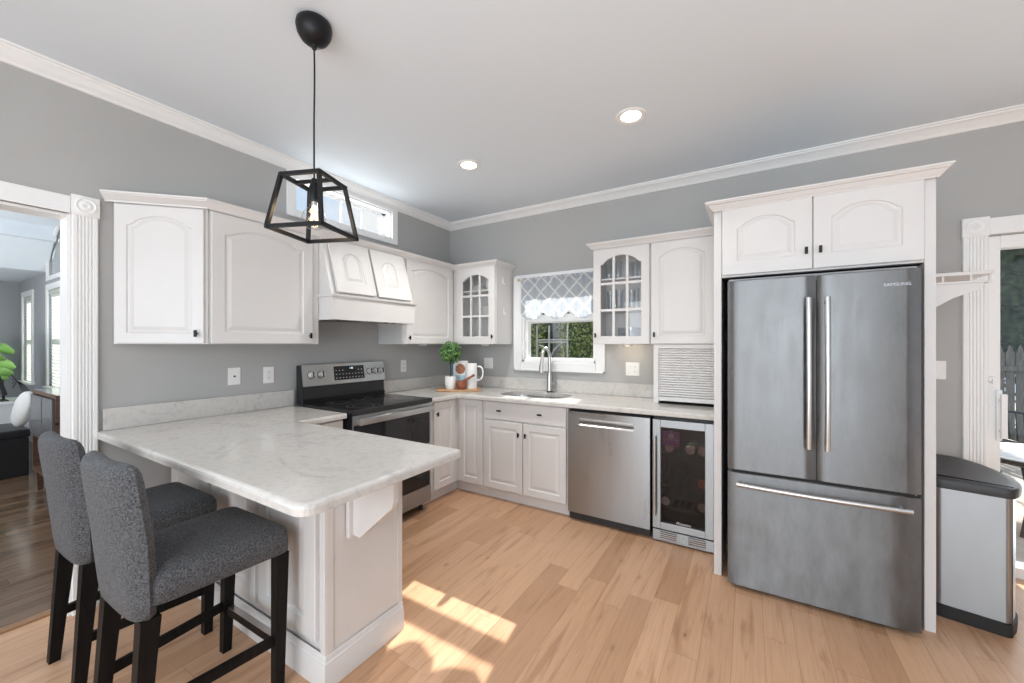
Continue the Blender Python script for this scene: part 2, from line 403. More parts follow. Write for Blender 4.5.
# ------------------------------------------------------------------ the room shell
H = 2.737
XR, YB = 5.8, -6.6
T = .12
bm = BM(); box(bm, -.10, XR, YB, 0, -.06, 0); struct('floor', bm, 'floor')
bm = BM(); box(bm, -6.6, -.10, YB, -2.2, -.06, -.001); struct('floor_side_room', bm, 'denfloor')
bm = BM(); box(bm, -T, XR + .1, YB - .1, .15, H, H + .1); struct('ceiling', bm, 'ceil')
DY0, DY1, DZ = -4.7, -2.945, 2.03          # doorway in the left wall
TY0, TY1, TZ0, TZ1 = -1.80, -.865, 2.385, 2.64    # transom opening
bm = BM()
box(bm, -T, 0, DY1, TY0, 0, H); box(bm, -T, 0, TY1, .15, 0, H)
box(bm, -T, 0, TY0, TY1, 0, TZ0); box(bm, -T, 0, TY0, TY1, TZ1, H)
box(bm, -T, 0, DY0, DY1, DZ, H); box(bm, -T, 0, YB, DY0, 0, H)
struct('wall_left', bm, 'wall')
WX0, WX1, WZ0, WZ1 = .955, 1.735, 1.195, 1.985  # sink window opening
SX0, SX1, SZ = 4.165, 5.7, 2.02          # sliding door opening
bm = BM()
box(bm, 0, WX0, 0, .15, 0, H); box(bm, WX0, WX1, 0, .15, 0, WZ0); box(bm, WX0, WX1, 0, .15, WZ1, H)
box(bm, WX1, SX0, 0, .15, 0, H); box(bm, SX0, SX1, 0, .15, SZ, H); box(bm, SX1, XR, 0, .15, 0, H)
struct('wall_back', bm, 'wall')
bm = BM()   # right wall with a wide glazed opening
box(bm, XR, XR + T, -1.9, .15, 0, H); box(bm, XR, XR + T, YB, -6.0, 0, H); box(bm, XR, XR + T, -6.0, -1.9, 2.45, H); box(bm, XR, XR + T, -6.0, -1.9, 0, .2)
struct('wall_right', bm, 'wall')
bm = BM()
box(bm, -T, .5, YB - T, YB, 0, H); box(bm, 4.7, XR + T, YB - T, YB, 0, H); box(bm, .5, 4.7, YB - T, YB, 2.5, H); box(bm, .5, 4.7, YB - T, YB, 0, .15)
struct('wall_rear', bm, 'wall')
# side room shell seen through the doorway
DB = -2.25; DX = -6.57
win1, win2, archw = (-6.20, -5.62), (-4.72, -4.10), (-4.52, -3.9)
bm = BM()
wz0, wz1 = .84, 2.06
box(bm, DX, win1[0], DB, DB + .03, 0, 4); box(bm, win1[1], win2[0], DB, DB + .12, 0, 4); box(bm, win2[1], -T, DB, DB + .03, 0, 4)
for a, b in (win1, win2): box(bm, a, b, DB, DB + .03, 0, wz0)
box(bm, win1[0], win1[1], DB, DB + .03, wz1, 4); box(bm, win2[0], win2[1], DB, DB + .03, wz1, 2.23)
box(bm, win2[0], win2[1], DB, DB + .03, 2.92, 4)
struct('wall_side_room_window', bm, 'denwall')
bm = BM(); box(bm, DX - .12, DX, YB, DB + .12, 0, 4); struct('wall_side_room_far', bm, 'denwall')
bm = BM(); box(bm, DX, -T, YB - .12, YB, 0, 4); struct('wall_side_room_front', bm, 'denwall')
bm = BM()
prism(bm, [(-6.6, 2.31), (-4.85, 2.31), (-4.48, 2.64), (-4.48, 2.74), (-4.90, 2.42), (-6.6, 2.42)], YB, DB, 'y')
box(bm, -4.48, -T, YB, DB, 2.80, 2.92)
struct('ceiling_side_room', bm, 'ceil')
bm = BM(); box(bm, -4.50, -4.36, YB, DB, 2.64, 2.80); struct('trim_1', bm, 'ceil')
# room crown moulding
bm = BM()
cp = [(0.0, H - .068), (.012, H - .066), (.016, H - .058), (.030, H - .050), (.052, H - .024), (.066, H - .018), (.070, H - .010), (.082, H - .008), (.084, H), (0, H)]
sweep(bm, cp, [(0, YB), (0, 0), (XR, 0)]); struct('trim_2', bm, 'trim', smooth=35)
bm = BM(); box(bm, 3.71, 4.05, -.014, 0, 0, .09, .003); struct('baseboard_back', bm, 'trim')
bm = BM(); box(bm, 0, .014, -2.85, -2.56, 0, .09, .003); struct('baseboard_left', bm, 'trim')
bm = BM(); box(bm, -.135, -.085, DY0, DY1, -.0008, .012, .004); struct('trim_3', bm, 'quarter')

def fluted(bm, w, z0, z1, flutes=5, t=.02):
    """fluted casing, face towards -y, x 0..w"""
    pts = [(0, 0), (0, -t * .8), (.004, -t)]
    m = .016; fw = (w - 2 * m) / flutes
    for k in range(flutes):
        a = m + k * fw
        pts += [(a + fw * .12, -t), (a + fw * .30, -t + .006), (a + fw * .70, -t + .006), (a + fw * .88, -t)]
    pts += [(w - .004, -t), (w, -t * .8), (w, 0)]
    prism(bm, pts, z0, z1)
def rosette(bm, w, z, t=.026):
    box(bm, -.004, w + .004, -t, 0, z, z + w + .008, .002)
    prof = [(.046, 0), (.046, -.005), (.040, -.007), (.034, -.003), (.026, -.003), (.020, -.008), (.012, -.008), (.007, -.003), (.004, -.006), (.0005, -.007)]
    lathe(bm, [(r * w / .106, h - t) for r, h in prof], (w / 2, 0, z + w / 2 + .004), 24, 'y')
# doorway casing on the left wall (local x runs along +y, face towards +x)
cs = struct_empty('trim_4', (0, DY1 + .0005, 0), R(90))
bm = BM(); fluted(bm, .094, 0, 2.028); obj('fluted_casing', bm, 'trim', cs, smooth=30)
bm = BM(); rosette(bm, .094, 2.028); obj('corner_block', bm, 'trim', cs, smooth=30)
bm = BM(); box(bm, -1.9, -.005, -.02, 0, 2.030, 2.118, .004); box(bm, -1.9, -.005, -.026, 0, 2.030, 2.044, .003); obj('head_casing', bm, 'trim', cs)
bm = BM(); box(bm, -.014, -.0012, -.001, T + .01, 0, DZ); box(bm, -1.9, -.014, -.001, T + .01, DZ - .014, DZ - .001); obj('jamb', bm, 'trim', cs)

# sink window
w = struct_empty('window_1')
bm = BM()
a, b, z0, z1, tw = WX0, WX1, WZ0, WZ1, .088
for (x0, x1, q0, q1) in ((a - tw, a, z0 - tw, z1 + tw), (b, b + tw, z0 - tw, z1 + tw), (a, b, z1, z1 + tw), (a, b, z0 - tw, z0)): box(bm, x0, x1, -.020, -.0005, q0, q1, .005)
for (x0, x1, q0, q1) in ((a - tw, a - tw + .018, z0 - tw, z1 + tw), (b + tw - .018, b + tw, z0 - tw, z1 + tw), (a - tw, b + tw, z1 + tw - .018, z1 + tw), (a - tw, b + tw, z0 - tw, z0 - tw + .018)): box(bm, x0, x1, -.026, -.019, q0, q1, .002)
obj('window_casing', bm, 'trim', w)
bm = BM(); j = .02
for (x0, x1, q0, q1) in ((a, a + j, z0, z1), (b - j, b, z0, z1), (a, b, z1 - j, z1), (a, b, z0, z0 + j)): box(bm, x0, x1, .001, .149, q0, q1)
obj('window_jamb', bm, 'trim', w)
MR = 1.605
def sash(x0, x1, q0, q1, y, s=.025, th=.035, bot=None):
    bm = BM()
    box(bm, x0, x0 + s, y, y + th, q0, q1, .003); box(bm, x1 - s, x1, y, y + th, q0, q1, .003)
    box(bm, x0 + s, x1 - s, y, y + th, q1 - s, q1, .003); box(bm, x0 + s, x1 - s, y, y + th, q0, q0 + (bot or s), .003)
    return bm
lo = obj('sash', sash(a + j, b - j, z0 + j, MR + .018, .045), 'trim', w)
bm = BM(); box(bm, a + j + .03, b - j - .03, .060, .064, z0 + j + .03, MR - .01); obj('pane', bm, 'glass', lo)
up = obj('sash', sash(a + j, b - j, MR - .018, z1 - j, .082, bot=.085), 'trim', w)  # bottom rail made deeper behind the valance to widen its floor shadow
bm = BM(); box(bm, a + j + .03, b - j - .03, .098, .102, MR, z1 - j - .03); obj('pane', bm, 'glass', up)
bm = BM(); box(bm, a + j, b - j, .020, .045, z0 + j, z0 + j + .012, .003); obj('window_stop', bm, 'trim', w)

# transom window in the left wall: four lights
w = struct_empty('window_2')
bm = BM(); tw = .065
for (y0, y1, q0, q1) in ((TY0 - tw, TY0, TZ0 - .052, H - .069), (TY1, TY1 + tw, TZ0 - .052, H - .069), (TY0, TY1, TZ0 - .052, TZ0), (TY0, TY1, TZ1, H - .069)): box(bm, .0005, .02, y0, y1, q0, q1, .004)
obj('window_casing', bm, 'trim', w)
bm = BM(); q = .03
box(bm, -.118, -.001, TY0 + .0005, TY0 + .012, TZ0, TZ1); box(bm, -.118, -.001, TY1 - .012, TY1 - .0005, TZ0, TZ1); box(bm, -.118, -.001, TY0, TY1, TZ1 - .012, TZ1 - .0005); box(bm, -.118, -.001, TY0, TY1, TZ0 + .0005, TZ0 + .010)
box(bm, -.105, -.075, TY0 + .012, TY0 + q, TZ0, TZ1); box(bm, -.105, -.075, TY1 - q - .02, TY1 - .012, TZ0, TZ1); box(bm, -.105, -.075, TY0, TY1, TZ1 - q, TZ1 - .012); box(bm, -.105, -.075, TY0, TY1, TZ0 + .010, TZ0 + .03)
obj('window_frame', bm, 'trim', w)
bm = BM()
for k in (1, 2, 3):
    y = TY0 + q + k * (TY1 - TY0 - 2 * q - .02) / 4; box(bm, -.098, -.082, y - .007, y + .007, TZ0 + .03, TZ1 - q)
obj('muntin', bm, 'trim', w)
bm = BM(); box(bm, -.092, -.088, TY0 + q - .01, TY1 - q - .01, TZ0 + .02, TZ1 - q + .01); obj('pane', bm, 'glass', w)

# sliding glass door
d = struct_empty('door_1')
bm = BM(); box(bm, SX0 + .002, SX0 + .055, .005, .10, 0, SZ - .002, .004); box(bm, SX0 + .055, SX1, .005, .10, SZ - .075, SZ - .002, .004); box(bm, SX0 + .055, SX1, .005, .12, 0, .062, .004); box(bm, 4.98, 5.05, .02, .08, .062, SZ - .075, .004)
obj('door_frame', bm, 'trim', d)
bm = BM(); box(bm, SX0 + .05, 4.99, .045, .050, .05, SZ - .07); box(bm, 5.04, SX1, .055, .06, .05, SZ - .07); obj('pane', bm, 'glass', d)
bm = BM(); box(bm, 4.198, 4.222, -.012, .005, .80, 1.10, .004)
tube(bm, [(4.21, -.005, .86), (4.21, -.05, .86)], .006, 8); tube(bm, [(4.21, -.005, 1.04), (4.21, -.05, 1.04)], .006, 8); box(bm, 4.198, 4.224, -.066, -.046, .82, 1.08, .006); obj('door_handle', bm, 'white', d)
bm = BM(); lathe(bm, [(.020, .005), (.020, -.006), (.016, -.012), (.001, -.013)], (4.183, 0, 1.16), 16, 'y'); box(bm, 4.179, 4.187, -.022, -.010, 1.135, 1.165, .002); obj('lock', bm, 'plate', d)
cs = struct_empty('trim_5', (4.058, 0, 0), 0)
bm = BM(); fluted(bm, .106, 0, 2.02); obj('fluted_casing', bm, 'trim', cs, smooth=30)
bm = BM(); rosette(bm, .106, 2.02); obj('corner_block', bm, 'trim', cs, smooth=30)
bm = BM(); box(bm, .112, 1.74, -.02, -.0005, 2.026, 2.124, .004); obj('head_casing', bm, 'trim', cs)

# side-room windows with blinds
for i, (x0, x1) in enumerate((win1, win2)):
    w = struct_empty('window_%d' % (i + 3), (0, DB, 0))
    bm = BM()
    for (p, q2, q0, q1) in ((x0 - .075, x0, wz0 - .02, wz1 + .075), (x1, x1 + .075, wz0 - .02, wz1 + .075), (x0, x1, wz1, wz1 + .075)): box(bm, p, q2, -.02, -.0005, q0, q1, .004)
    box(bm, x0, x0 + .03, .02, .10, wz0, wz1); box(bm, x1 - .03, x1, .02, .10, wz0, wz1); box(bm, x0, x1, .02, .10, wz1 - .03, wz1); box(bm, x0, x1, .05, .09, 1.42, 1.46); obj('window_frame', bm, 'trim', w)
    bm = BM(); box(bm, x0 - .10, x1 + .10, -.05, .02, wz0 - .03, wz0 - .001, .004); obj('window_sill', bm, 'trim', w)
    bm = BM(); box(bm, x0 + .02, x1 - .02, .066, .070, wz0, wz1 - .02); obj('pane', bm, 'glass', w)
    bl = tag(BM and obj('window_blind', (lambda b_: (box(b_, x0 + .004, x1 - .004, .0, .045, wz1 - .05, wz1 - .002, .003), b_)[1])(BM()), 'blind', None, (0, DB, 0)),
             ('white slatted blind in the far narrow window of the side room' if i == 0 else 'white slatted blind in the near side room window beside the doorway casing'), 'window blind', 'blinds in the side room windows')
    bm = BM(); z = wz0 + .02
    while z < wz1 - .06:
        bar(bm, (x0 + .008, .022, z), (x1 - .008, .022, z), .042, .003, up=(0, 1, .42)); z += .042
    obj('slat', bm, 'blind', bl, label='tilted white slats')
w = struct_empty('window_5', (0, DB, 0))
x0, x1 = win2
bm = BM()
outer = [(x0 - .0, 2.235), (x1, 2.235), (x1, 2.90), (x1 - .1, 2.90), (x0, 2.52)]
prism(bm, [(x0 - .06, 2.18), (x1 + .06, 2.18), (x1 + .06, 2.232), (x0 - .06, 2.232)], -.02, -.0005, 'y'); prism(bm, [(x0 - .06, 2.232), (x0, 2.232), (x0, 2.52), (x0 - .06, 2.55)], -.02, -.0005, 'y')
prism(bm, [(x0 - .06, 2.55), (x0, 2.52), (x1 - .1, 2.78), (x1 - .1, 2.84)], -.02, -.0005, 'y')
obj('window_casing', bm, 'trim', w)
bm = BM(); box(bm, x0, x1, .012, .016, 2.235, 2.90); obj('pane', bm, 'glass', w)
bm = BM(); prism(bm, [(x0, 2.52), (x1 - .1, 2.80), (x1 - .1, 2.92), (x0, 2.92)], .001, .029, 'y'); obj('window_filler', bm, 'denwall', w)

# ------------------------------------------------------------------ cabinet kit (local: x right, y into the cabinet, z up, door faces at y = -.02)
def contour(x0, x1, z0, zs, rise, n=12):
    pts = [(x0, z0), (x1, z0), (x1, zs)]
    if rise > 0:
        w_ = x1 - x0; sh = w_ * .06
        for k in range(n + 1):
            t = k / n; x = x1 - sh - t * (w_ - 2 * sh); pts.append((x, zs + rise * (1 - (2 * t - 1) ** 2) ** .8 + rise * .12))
    pts.append((x0, zs)); return pts
def outer_for(con, w_, h):
    """map the panel contour out to the door rectangle"""
    out = []
    n = len(con)
    for i, (x, z) in enumerate(con):
        if i == 0: out.append((0, 0))
        elif i == 1: out.append((w_, 0))
        elif i == 2: out.append((w_, con[2][1]) if n > 4 else (w_, h))
        elif i == n - 1: out.append((0, con[-1][1]) if n > 4 else (0, h))
        elif i == 3: out.append((w_, h))
        elif i == n - 2: out.append((0, h))
        else: out.append((x, h))
    return out
def door_bm(w_, h, arch=.0, stile=.055, t=.02, flat=False):
    bm = BM(); rail = stile
    zs = h - rail - (arch * 1.12)
    def con(d): return contour(stile + d, w_ - stile - d, rail + d, zs - d if arch == 0 else zs - d * .6, arch, 12)
    c0 = con(0); o = outer_for(c0, w_, h)
    ins = lambda pts, e: [(e + x * (w_ - 2 * e) / w_, e + z * (h - 2 * e) / h) for x, z in pts]
    L = [[(x, t, z) for x, z in o], [(x, .003, z) for x, z in o], [(x, 0, z) for x, z in ins(o, .003)]]
    if flat:
        loft(bm, L); return bm
    for dd, y in ((0, 0), (.005, .006), (.011, .0075), (.016, .0075), (.036, .0015), (.040, .0015)):
        L.append([(x, y, z) for x, z in con(dd)])
    loft(bm, L); return bm
def glassdoor(parent, w_, h, arch, loc, rot=(0, 0, 0), stile=.058, t=.02, pull=None):
    bm = BM(); zs = h - stile - arch * 1.12
    c0 = contour(stile, w_ - stile, stile, zs, arch, 12); o = outer_for(c0, w_, h)
    c1 = contour(stile + .004, w_ - stile - .004, stile + .004, zs, arch - .004, 12)
    L = [[(x, t, z) for x, z in c0], [(x, t, z) for x, z in o], [(x, 0, z) for x, z in o], [(x, 0, z) for x, z in c0], [(x, .006, z) for x, z in c1], [(x, t, z) for x, z in c1]]
    loft(bm, L, caps=False)
    iw = w_ - 2 * stile; ih = h - 2 * stile; mw = .021
    for k in (1, 2):
        x = stile + iw * k / 3; box(bm, x - mw / 2, x + mw / 2, .004, .016, stile - .002, h - stile - .006)
        z = stile + (ih - .01) * k / 3; box(bm, stile - .002, w_ - stile + .002, .005, .015, z - mw / 2, z + mw / 2)
    dr = obj('door', bm, 'cab', parent, loc, rot)
    bm = BM(); prism(bm, [(x, z) for x, z in contour(stile - .003, w_ - stile + .003, stile - .003, zs, arch, 12)], .016, .019, 'y'); obj('pane', bm, 'cabglass', dr)
    if pull: pull_v(dr, *pull)
    return dr
def pull_v(parent, x, z, h=.038):
    bm = BM(); tube(bm, [(x, 0, z), (x, -.018, z)], .0045, 8); box(bm, x - .0065, x + .0065, -.028, -.016, z - h / 2, z + h / 2, .003)
    return obj('handle', bm, 'black', parent, label='small black bar pull')
def pull_h(parent, x, z, w_=.04):
    bm = BM(); tube(bm, [(x, 0, z), (x, -.018, z)], .0045, 8); box(bm, x - w_ / 2, x + w_ / 2, -.028, -.016, z - .0065, z + .0065, .003)
    return obj('handle', bm, 'black', parent, label='small black bar pull')
def carcass(parent, w_, z0, z1, dep, openfront=False, name='body'):
    bm = BM()
    if not openfront: box(bm, 0, w_, 0, dep, z0, z1, .002)
    else:
        p = .018
        box(bm, 0, p, 0, dep, z0, z1); box(bm, w_ - p, w_, 0, dep, z0, z1); box(bm, p, w_ - p, 0, dep, z0, z0 + p); box(bm, p, w_ - p, 0, dep, z1 - p, z1)
        f = .035
        box(bm, p, f, 0, .018, z0, z1); box(bm, w_ - f, w_ - p, 0, .018, z0, z1); box(bm, f, w_ - f, 0, .018, z1 - .06, z1 - p); box(bm, f, w_ - f, 0, .018, z0 + p, z0 + f)
    o = obj(name, bm, 'cab', parent)
    if openfront:
        bm = BM(); box(bm, .018, w_ - .018, dep - .012, dep - .002, z0 + .018, z1 - .018); obj('back_panel', bm, 'cab_in', parent)
    return o
def add_door(parent, x, z, w_, h, arch=0, pull=None, name='door', y=-.0205, stile=.055):
    d_ = obj(name, door_bm(w_, h, arch, stile), 'cab', parent, (x, y, z), smooth=None)
    if pull: pull_v(d_, *pull)
    return d_

UZ0, UZ1 = 1.372, 2.185
# ---- upper cabinets, left wall
UZT = 2.155
c = thing('wall_cabinet', 'white angled end wall cabinet with one arched door, beside the doorway casing', 'cabinet', (.012, -2.790, 0), math.atan2(.30, .30))
L_ = math.hypot(.312, .312) - .004
c.rotation_euler = (0, 0, math.atan2(-2.480 + 2.790, .318 - .012))
bm = BM()
Lw = math.hypot(.306, .310); ang = c.rotation_euler[2]
def tol(x, y):
    dx, dy = x - .012, y + 2.790; return (dx * math.cos(ang) + dy * math.sin(ang), -dx * math.sin(ang) + dy * math.cos(ang))
prism(bm, [tol(.004, -2.790), tol(.012, -2.790), tol(.318, -2.480), tol(.004, -2.480)], UZ0, UZT); obj('body', bm, 'cab', c)
add_door(c, .010, UZ0 + .004, Lw - .022, 2.122 - UZ0, .050, (Lw - .022 - .030, .055))

def left_unit(y0, y1, label, arch=.06, pull_right=True, doors=True, name='wall_cabinet'):
    c = thing(name, label, 'cabinet', (.310, y0, 0), R(90))
    carcass(c, y1 - y0, UZ0, UZT, .306)
    w_ = y1 - y0
    return c, w_
c, w_ = left_unit(-2.474, -1.8075, 'wide white wall cabinet with one arched door, left of the range hood')
add_door(c, .008, UZ0 + .004, .604, 2.125 - UZ0, .050, (.604 - .026, .055), stile=.065)
c, w_ = left_unit(-1.022, -.3105, 'white wall cabinet with one arched door, between range hood and corner glass cabinet')
add_door(c, .040, UZ0 + .004, .628, 2.135 - UZ0, .035, (.022, .055), stile=.06)

# ---- range hood
hd = thing('range_hood', 'white wooden range hood with two slanted arched doors above the stove', 'range hood', (.0, -1.4145, 0), R(90))
hw = .391
def lp(x): return -x       # depth from the wall -> local y
bm = BM()
prism(bm, [(-.004, 1.72), (-.455, 1.72), (-.325, UZT), (-.004, UZT)], -hw, hw, 'x'); obj('body', bm, 'cab', hd)
bm = BM()
box(bm, -hw, hw, -.470, -.455, 1.545, 1.72, .003); box(bm, -hw, -hw + .018, -.455, -.004, 1.545, 1.72); box(bm, hw - .018, hw, -.455, -.004, 1.545, 1.72)
o = obj('apron', bm, 'cab', hd)
bm = BM(); sweep(bm, [(0, 1.702), (.008, 1.704), (.016, 1.714), (.016, 1.724), (0, 1.726)], [(-hw, -.004), (-hw, -.470), (hw, -.470), (hw, -.004)]); obj('ledge_moulding', bm, 'cab', hd, smooth=40)
bm = BM(); box(bm, -hw + .019, hw - .019, -.45, -.01, 1.556, 1.568)
for k in range(12): box(bm, -.26 + k * .024, -.25 + k * .024, -.34, -.12, 1.550, 1.557)
obj('vent_insert', bm, 'nickel', hd)
for x in (-.30, .14, .22):
    bm = BM(); lathe(bm, [(.001, -.012), (.012, -.012), (.014, 0)], (x, -.40, 1.556), 14); obj('knob', bm, 'black', hd)
tilt = math.atan2(.130, UZT - 1.72); sl = math.hypot(.130, UZT - 1.72) - .05
for s in (-1, 1):
    dd = obj('door', door_bm(.343, sl, .045, .085, .016), 'cab', hd, (-.352 if s < 0 else .009, -.455 - .018, 1.742), (-tilt, 0, 0))

# ---- corner glass cabinet and right-hand uppers
def dishes_stack(x, y, z, n, r, label, kind='plate', group=None):
    for k in range(n):
        bm = BM()
        if kind == 'plate': lathe(bm, [(.001, 0), (r * .55, 0), (r * .62, .004), (r, .014), (r, .017), (r * .6, .007), (.001, .006)], n=20)
        else: lathe(bm, [(.001, 0), (r * .5, 0), (r * .8, .025), (r, .055), (r * .96, .055), (r * .76, .028), (r * .46, .005), (.001, .005)], n=20)
        tag(obj('dinner_plate' if kind == 'plate' else 'bowl', bm, 'white', None, (x, y, z + k * (.012 if kind == 'plate' else .026)), smooth=50), label, kind, group)
c = thing('glass_cabinet', 'white corner wall cabinet with glass door, left of the sink window', 'cabinet', (.3125, -.310, 0), 0)
carcass(c, .5295, UZ0, UZT, .306, True)
glassdoor(c, .470, 2.135 - UZ0, .055, (.052, -.0205, UZ0 + .004), stile=.072, pull=(.470 - .022, .07))
for z in (1.645, 1.905):
    bm = BM(); box(bm, .0185, .511, .03, .292, z, z + .014); obj('shelf', bm, 'cab_in', c)
dishes_stack(.70, -.16, 1.919 + .0005, 3, .085, 'white bowl stacked on the top shelf of the corner glass cabinet', 'bowl', 'bowls in the corner glass cabinet')
dishes_stack(.53, -.15, 1.919 + .0005, 4, .085, 'white plate stacked on the top shelf of the corner glass cabinet', 'plate', 'small plates in the corner glass cabinet')
dishes_stack(.66, -.165, 1.659 + .0005, 7, .115, 'white plate stacked on the middle shelf of the corner glass cabinet', 'plate', 'plates in the corner glass cabinet')
bm = BM(); lathe(bm, [(.001, 0), (.036, 0), (.042, .02), (.045, .12), (.042, .12), (.038, .01), (.001, .008)], n=20)
mg = tag(obj('mug', bm, 'white', None, (.735, -.18, UZ0 + .0185), smooth=50), 'tall white mug at the bottom of the corner glass cabinet', 'mug')
bm = BM(); tube(bm, [(-.043, 0, .09), (-.072, 0, .085), (-.075, 0, .05), (-.043, 0, .035)], .006, 8); obj('handle', bm, 'white', mg, smooth=60)
for (y, z, lb) in ((-.19, 2.0, 'small clear hook stuck high on the side of the corner glass cabinet'), (-.175, 1.70, 'clear hook stuck low on the side of the corner glass cabinet')):
    h_ = thing('adhesive_hook', lb, 'hook', (.8421, y, z), 0, 'hooks on the cabinet side')
    bm = BM(); box(bm, -.0005, .004, -.012, .012, -.02, .035, .003); obj('base_plate', bm, 'white', h_)
    bm = BM(); tube(bm, [(.003, 0, .0), (.006, 0, -.03), (.018, 0, -.036), (.022, 0, -.018)], .004, 8); obj('hook', bm, 'white', h_, smooth=60)

c = thing('glass_cabinet', 'white wall cabinet with glass door, right of the sink window', 'cabinet', (1.818, -.310, 0), 0)
carcass(c, .462, UZ0, UZ1, .306, True)
glassdoor(c, .448, 2.150 - UZ0, .065, (.008, -.0205, UZ0 + .004), pull=(.022, .07))
for z in (1.645, 1.905):
    bm = BM(); box(bm, .0185, .4435, .03, .292, z, z + .014); obj('shelf', bm, 'cab_in', c)
for (xs, zb, r, h_, nm, lb, gp) in (((1.90, 1.99, 2.08, 2.17), 1.9195, .034, .15, 'drinking_glass', 'clear tumbler on the top shelf of the right glass cabinet', 'tumblers on the top shelf'),
                      ((1.91, 2.00, 2.09, 2.18), 1.6595, .033, .17, 'drinking_glass', 'clear tall glass on the middle shelf of the right glass cabinet', 'tall glasses on the middle shelf')):
    for x in xs:
        bm = BM(); lathe(bm, [(.001, 0), (r * .75, 0), (r, h_), (r * .94, h_), (r * .70, .008), (.001, .008)], n=18); tag(obj(nm, bm, 'wineglass', None, (x, -.15 + .03 * math.sin(x * 40), zb), smooth=50), lb, 'glass', gp)
bm = BM(); lathe(bm, [(.001, 0), (.09, 0), (.10, .02), (.105, .12), (.100, .12), (.094, .02), (.001, .01)], n=24); tag(obj('glass_bowl', bm, 'wineglass', None, (2.09, -.17, UZ0 + .0185), smooth=50), 'large clear bowl at the bottom of the right glass cabinet', 'bowl')

c = thing('wall_cabinet', 'white wall cabinet with arched door above the roll-front appliance garage', 'cabinet', (2.283, -.310, 0), 0)
carcass(c, .474, UZ0, UZ1, .306)
add_door(c, .008, UZ0 + .004, .436, 2.152 - UZ0, .045, (.024, .07), stile=.06)

# ---- appliance garage with tambour roll front
c = thing('appliance_garage', 'white appliance garage with ribbed roll-up front on the counter by the fridge', 'appliance garage', (2.305, -.315, 0), 0)
gz0, gz1 = .9155, UZ0 - .002
bm = BM(); box(bm, 0, .036, 0, .300, gz0, gz1); box(bm, .420, .450, 0, .300, gz0, gz1); box(bm, .036, .420, 0, .300, gz1 - .03, gz1); box(bm, .036, .420, .285, .300, gz0, gz1 - .03); obj('body', bm, 'cab', c)
bm = BM(); n = 20; z0 = gz0 + .055; dz = (gz1 - .032 - z0) / n
pr = [(.026, z0)]
for k in range(n):
    z = z0 + k * dz
    pr += [(.024, z + dz * .03), (.024, z + dz * .14), (.011, z + dz * .24), (.008, z + dz * .45), (.008, z + dz * .70), (.011, z + dz * .90)]
pr += [(.026, gz1 - .032)]
prism(bm, pr, .0365, .4195, 'x'); box(bm, .0365, .4195, .004, .026, gz0 + .022, z0 - .001, .003)
obj('tambour_door', bm, 'cab', c)
bm = BM(); box(bm, .0365, .4195, .03, .28, gz0 + .0005, gz0 + .004); obj('dark_inner_sheet', bm, 'gasket', c)  # thin dark sheet on the counter behind the roll front

# ---- crown mouldings on the cabinets
def ucp_at(z): return [(.0, z), (.005, z), (.007, z + .008), (.014, z + .012), (.025, z + .029), (.032, z + .033), (.035, z + .039), (.039, z + .041), (.040, z + .050), (.0, z + .050)]
ucp = ucp_at(2.132)
k_ = math.hypot(.306, .310); nx, ny = .310 / k_ * .021, -.306 / k_ * .021
bm = BM(); sweep(bm, ucp, [(.004, -2.822), (.333, -2.488), (.333, -.333), (.845, -.333), (.845, -.003)])
tag(obj('cabinet_crown', bm, 'cab', smooth=30), 'long white crown moulding along the top of the left wall cabinets and hood', 'crown moulding')
bm = BM(); sweep(bm, ucp_at(2.158), [(1.816, -.003), (1.816, -.333), (2.7555, -.333)])
tag(obj('cabinet_crown', bm, 'cab', smooth=30), 'white crown moulding on the two wall cabinets right of the window', 'crown moulding')

# ---- refrigerator surround
FS = thing('fridge_surround', 'tall white cabinet surround with two arched doors over the refrigerator', 'cabinet', (2.760, -.860, 0), 0)
W_ = .940
bm = BM(); box(bm, 0, .040, 0, .856, 0, 2.19, .002); obj('side_panel', bm, 'cab', FS)
bm = BM(); box(bm, W_ - .040, W_, 0, .856, 0, 2.19, .002); obj('side_panel', bm, 'cab', FS)
bm = BM(); box(bm, .0405, W_ - .0405, 0.002, .856, 1.765, 2.189, .002); obj('cabinet_box', bm, 'cab', FS)
bm = BM(); box(bm, .0405, W_ - .0405, .03, .85, 1.762, 1.7648); obj('underside_shade', bm, 'gasket', FS)  # dark sheet standing for the shade in the gap above the refrigerator
a0, a1, a2 = .044, .4705, .896
for (x0, x1, pr) in ((a0, a1 - .002, (a1 - a0 - .030, .095)), (a1 + .002, a2, (.028, .095))):
    add_door(FS, x0, 1.775, x1 - x0, .395, .05, pr, stile=.075)
fcp = [(.0, 2.156), (.004, 2.156), (.007, 2.163), (.013, 2.167), (.026, 2.188), (.034, 2.191), (.038, 2.198), (.043, 2.200), (.044, 2.208), (.0, 2.208)]
bm = BM(); sweep(bm, fcp, [(-.001, .470), (-.001, -.021), (W_ + .001, -.021), (W_ + .001, .852)]); obj('crown', bm, 'cab', FS, smooth=30)

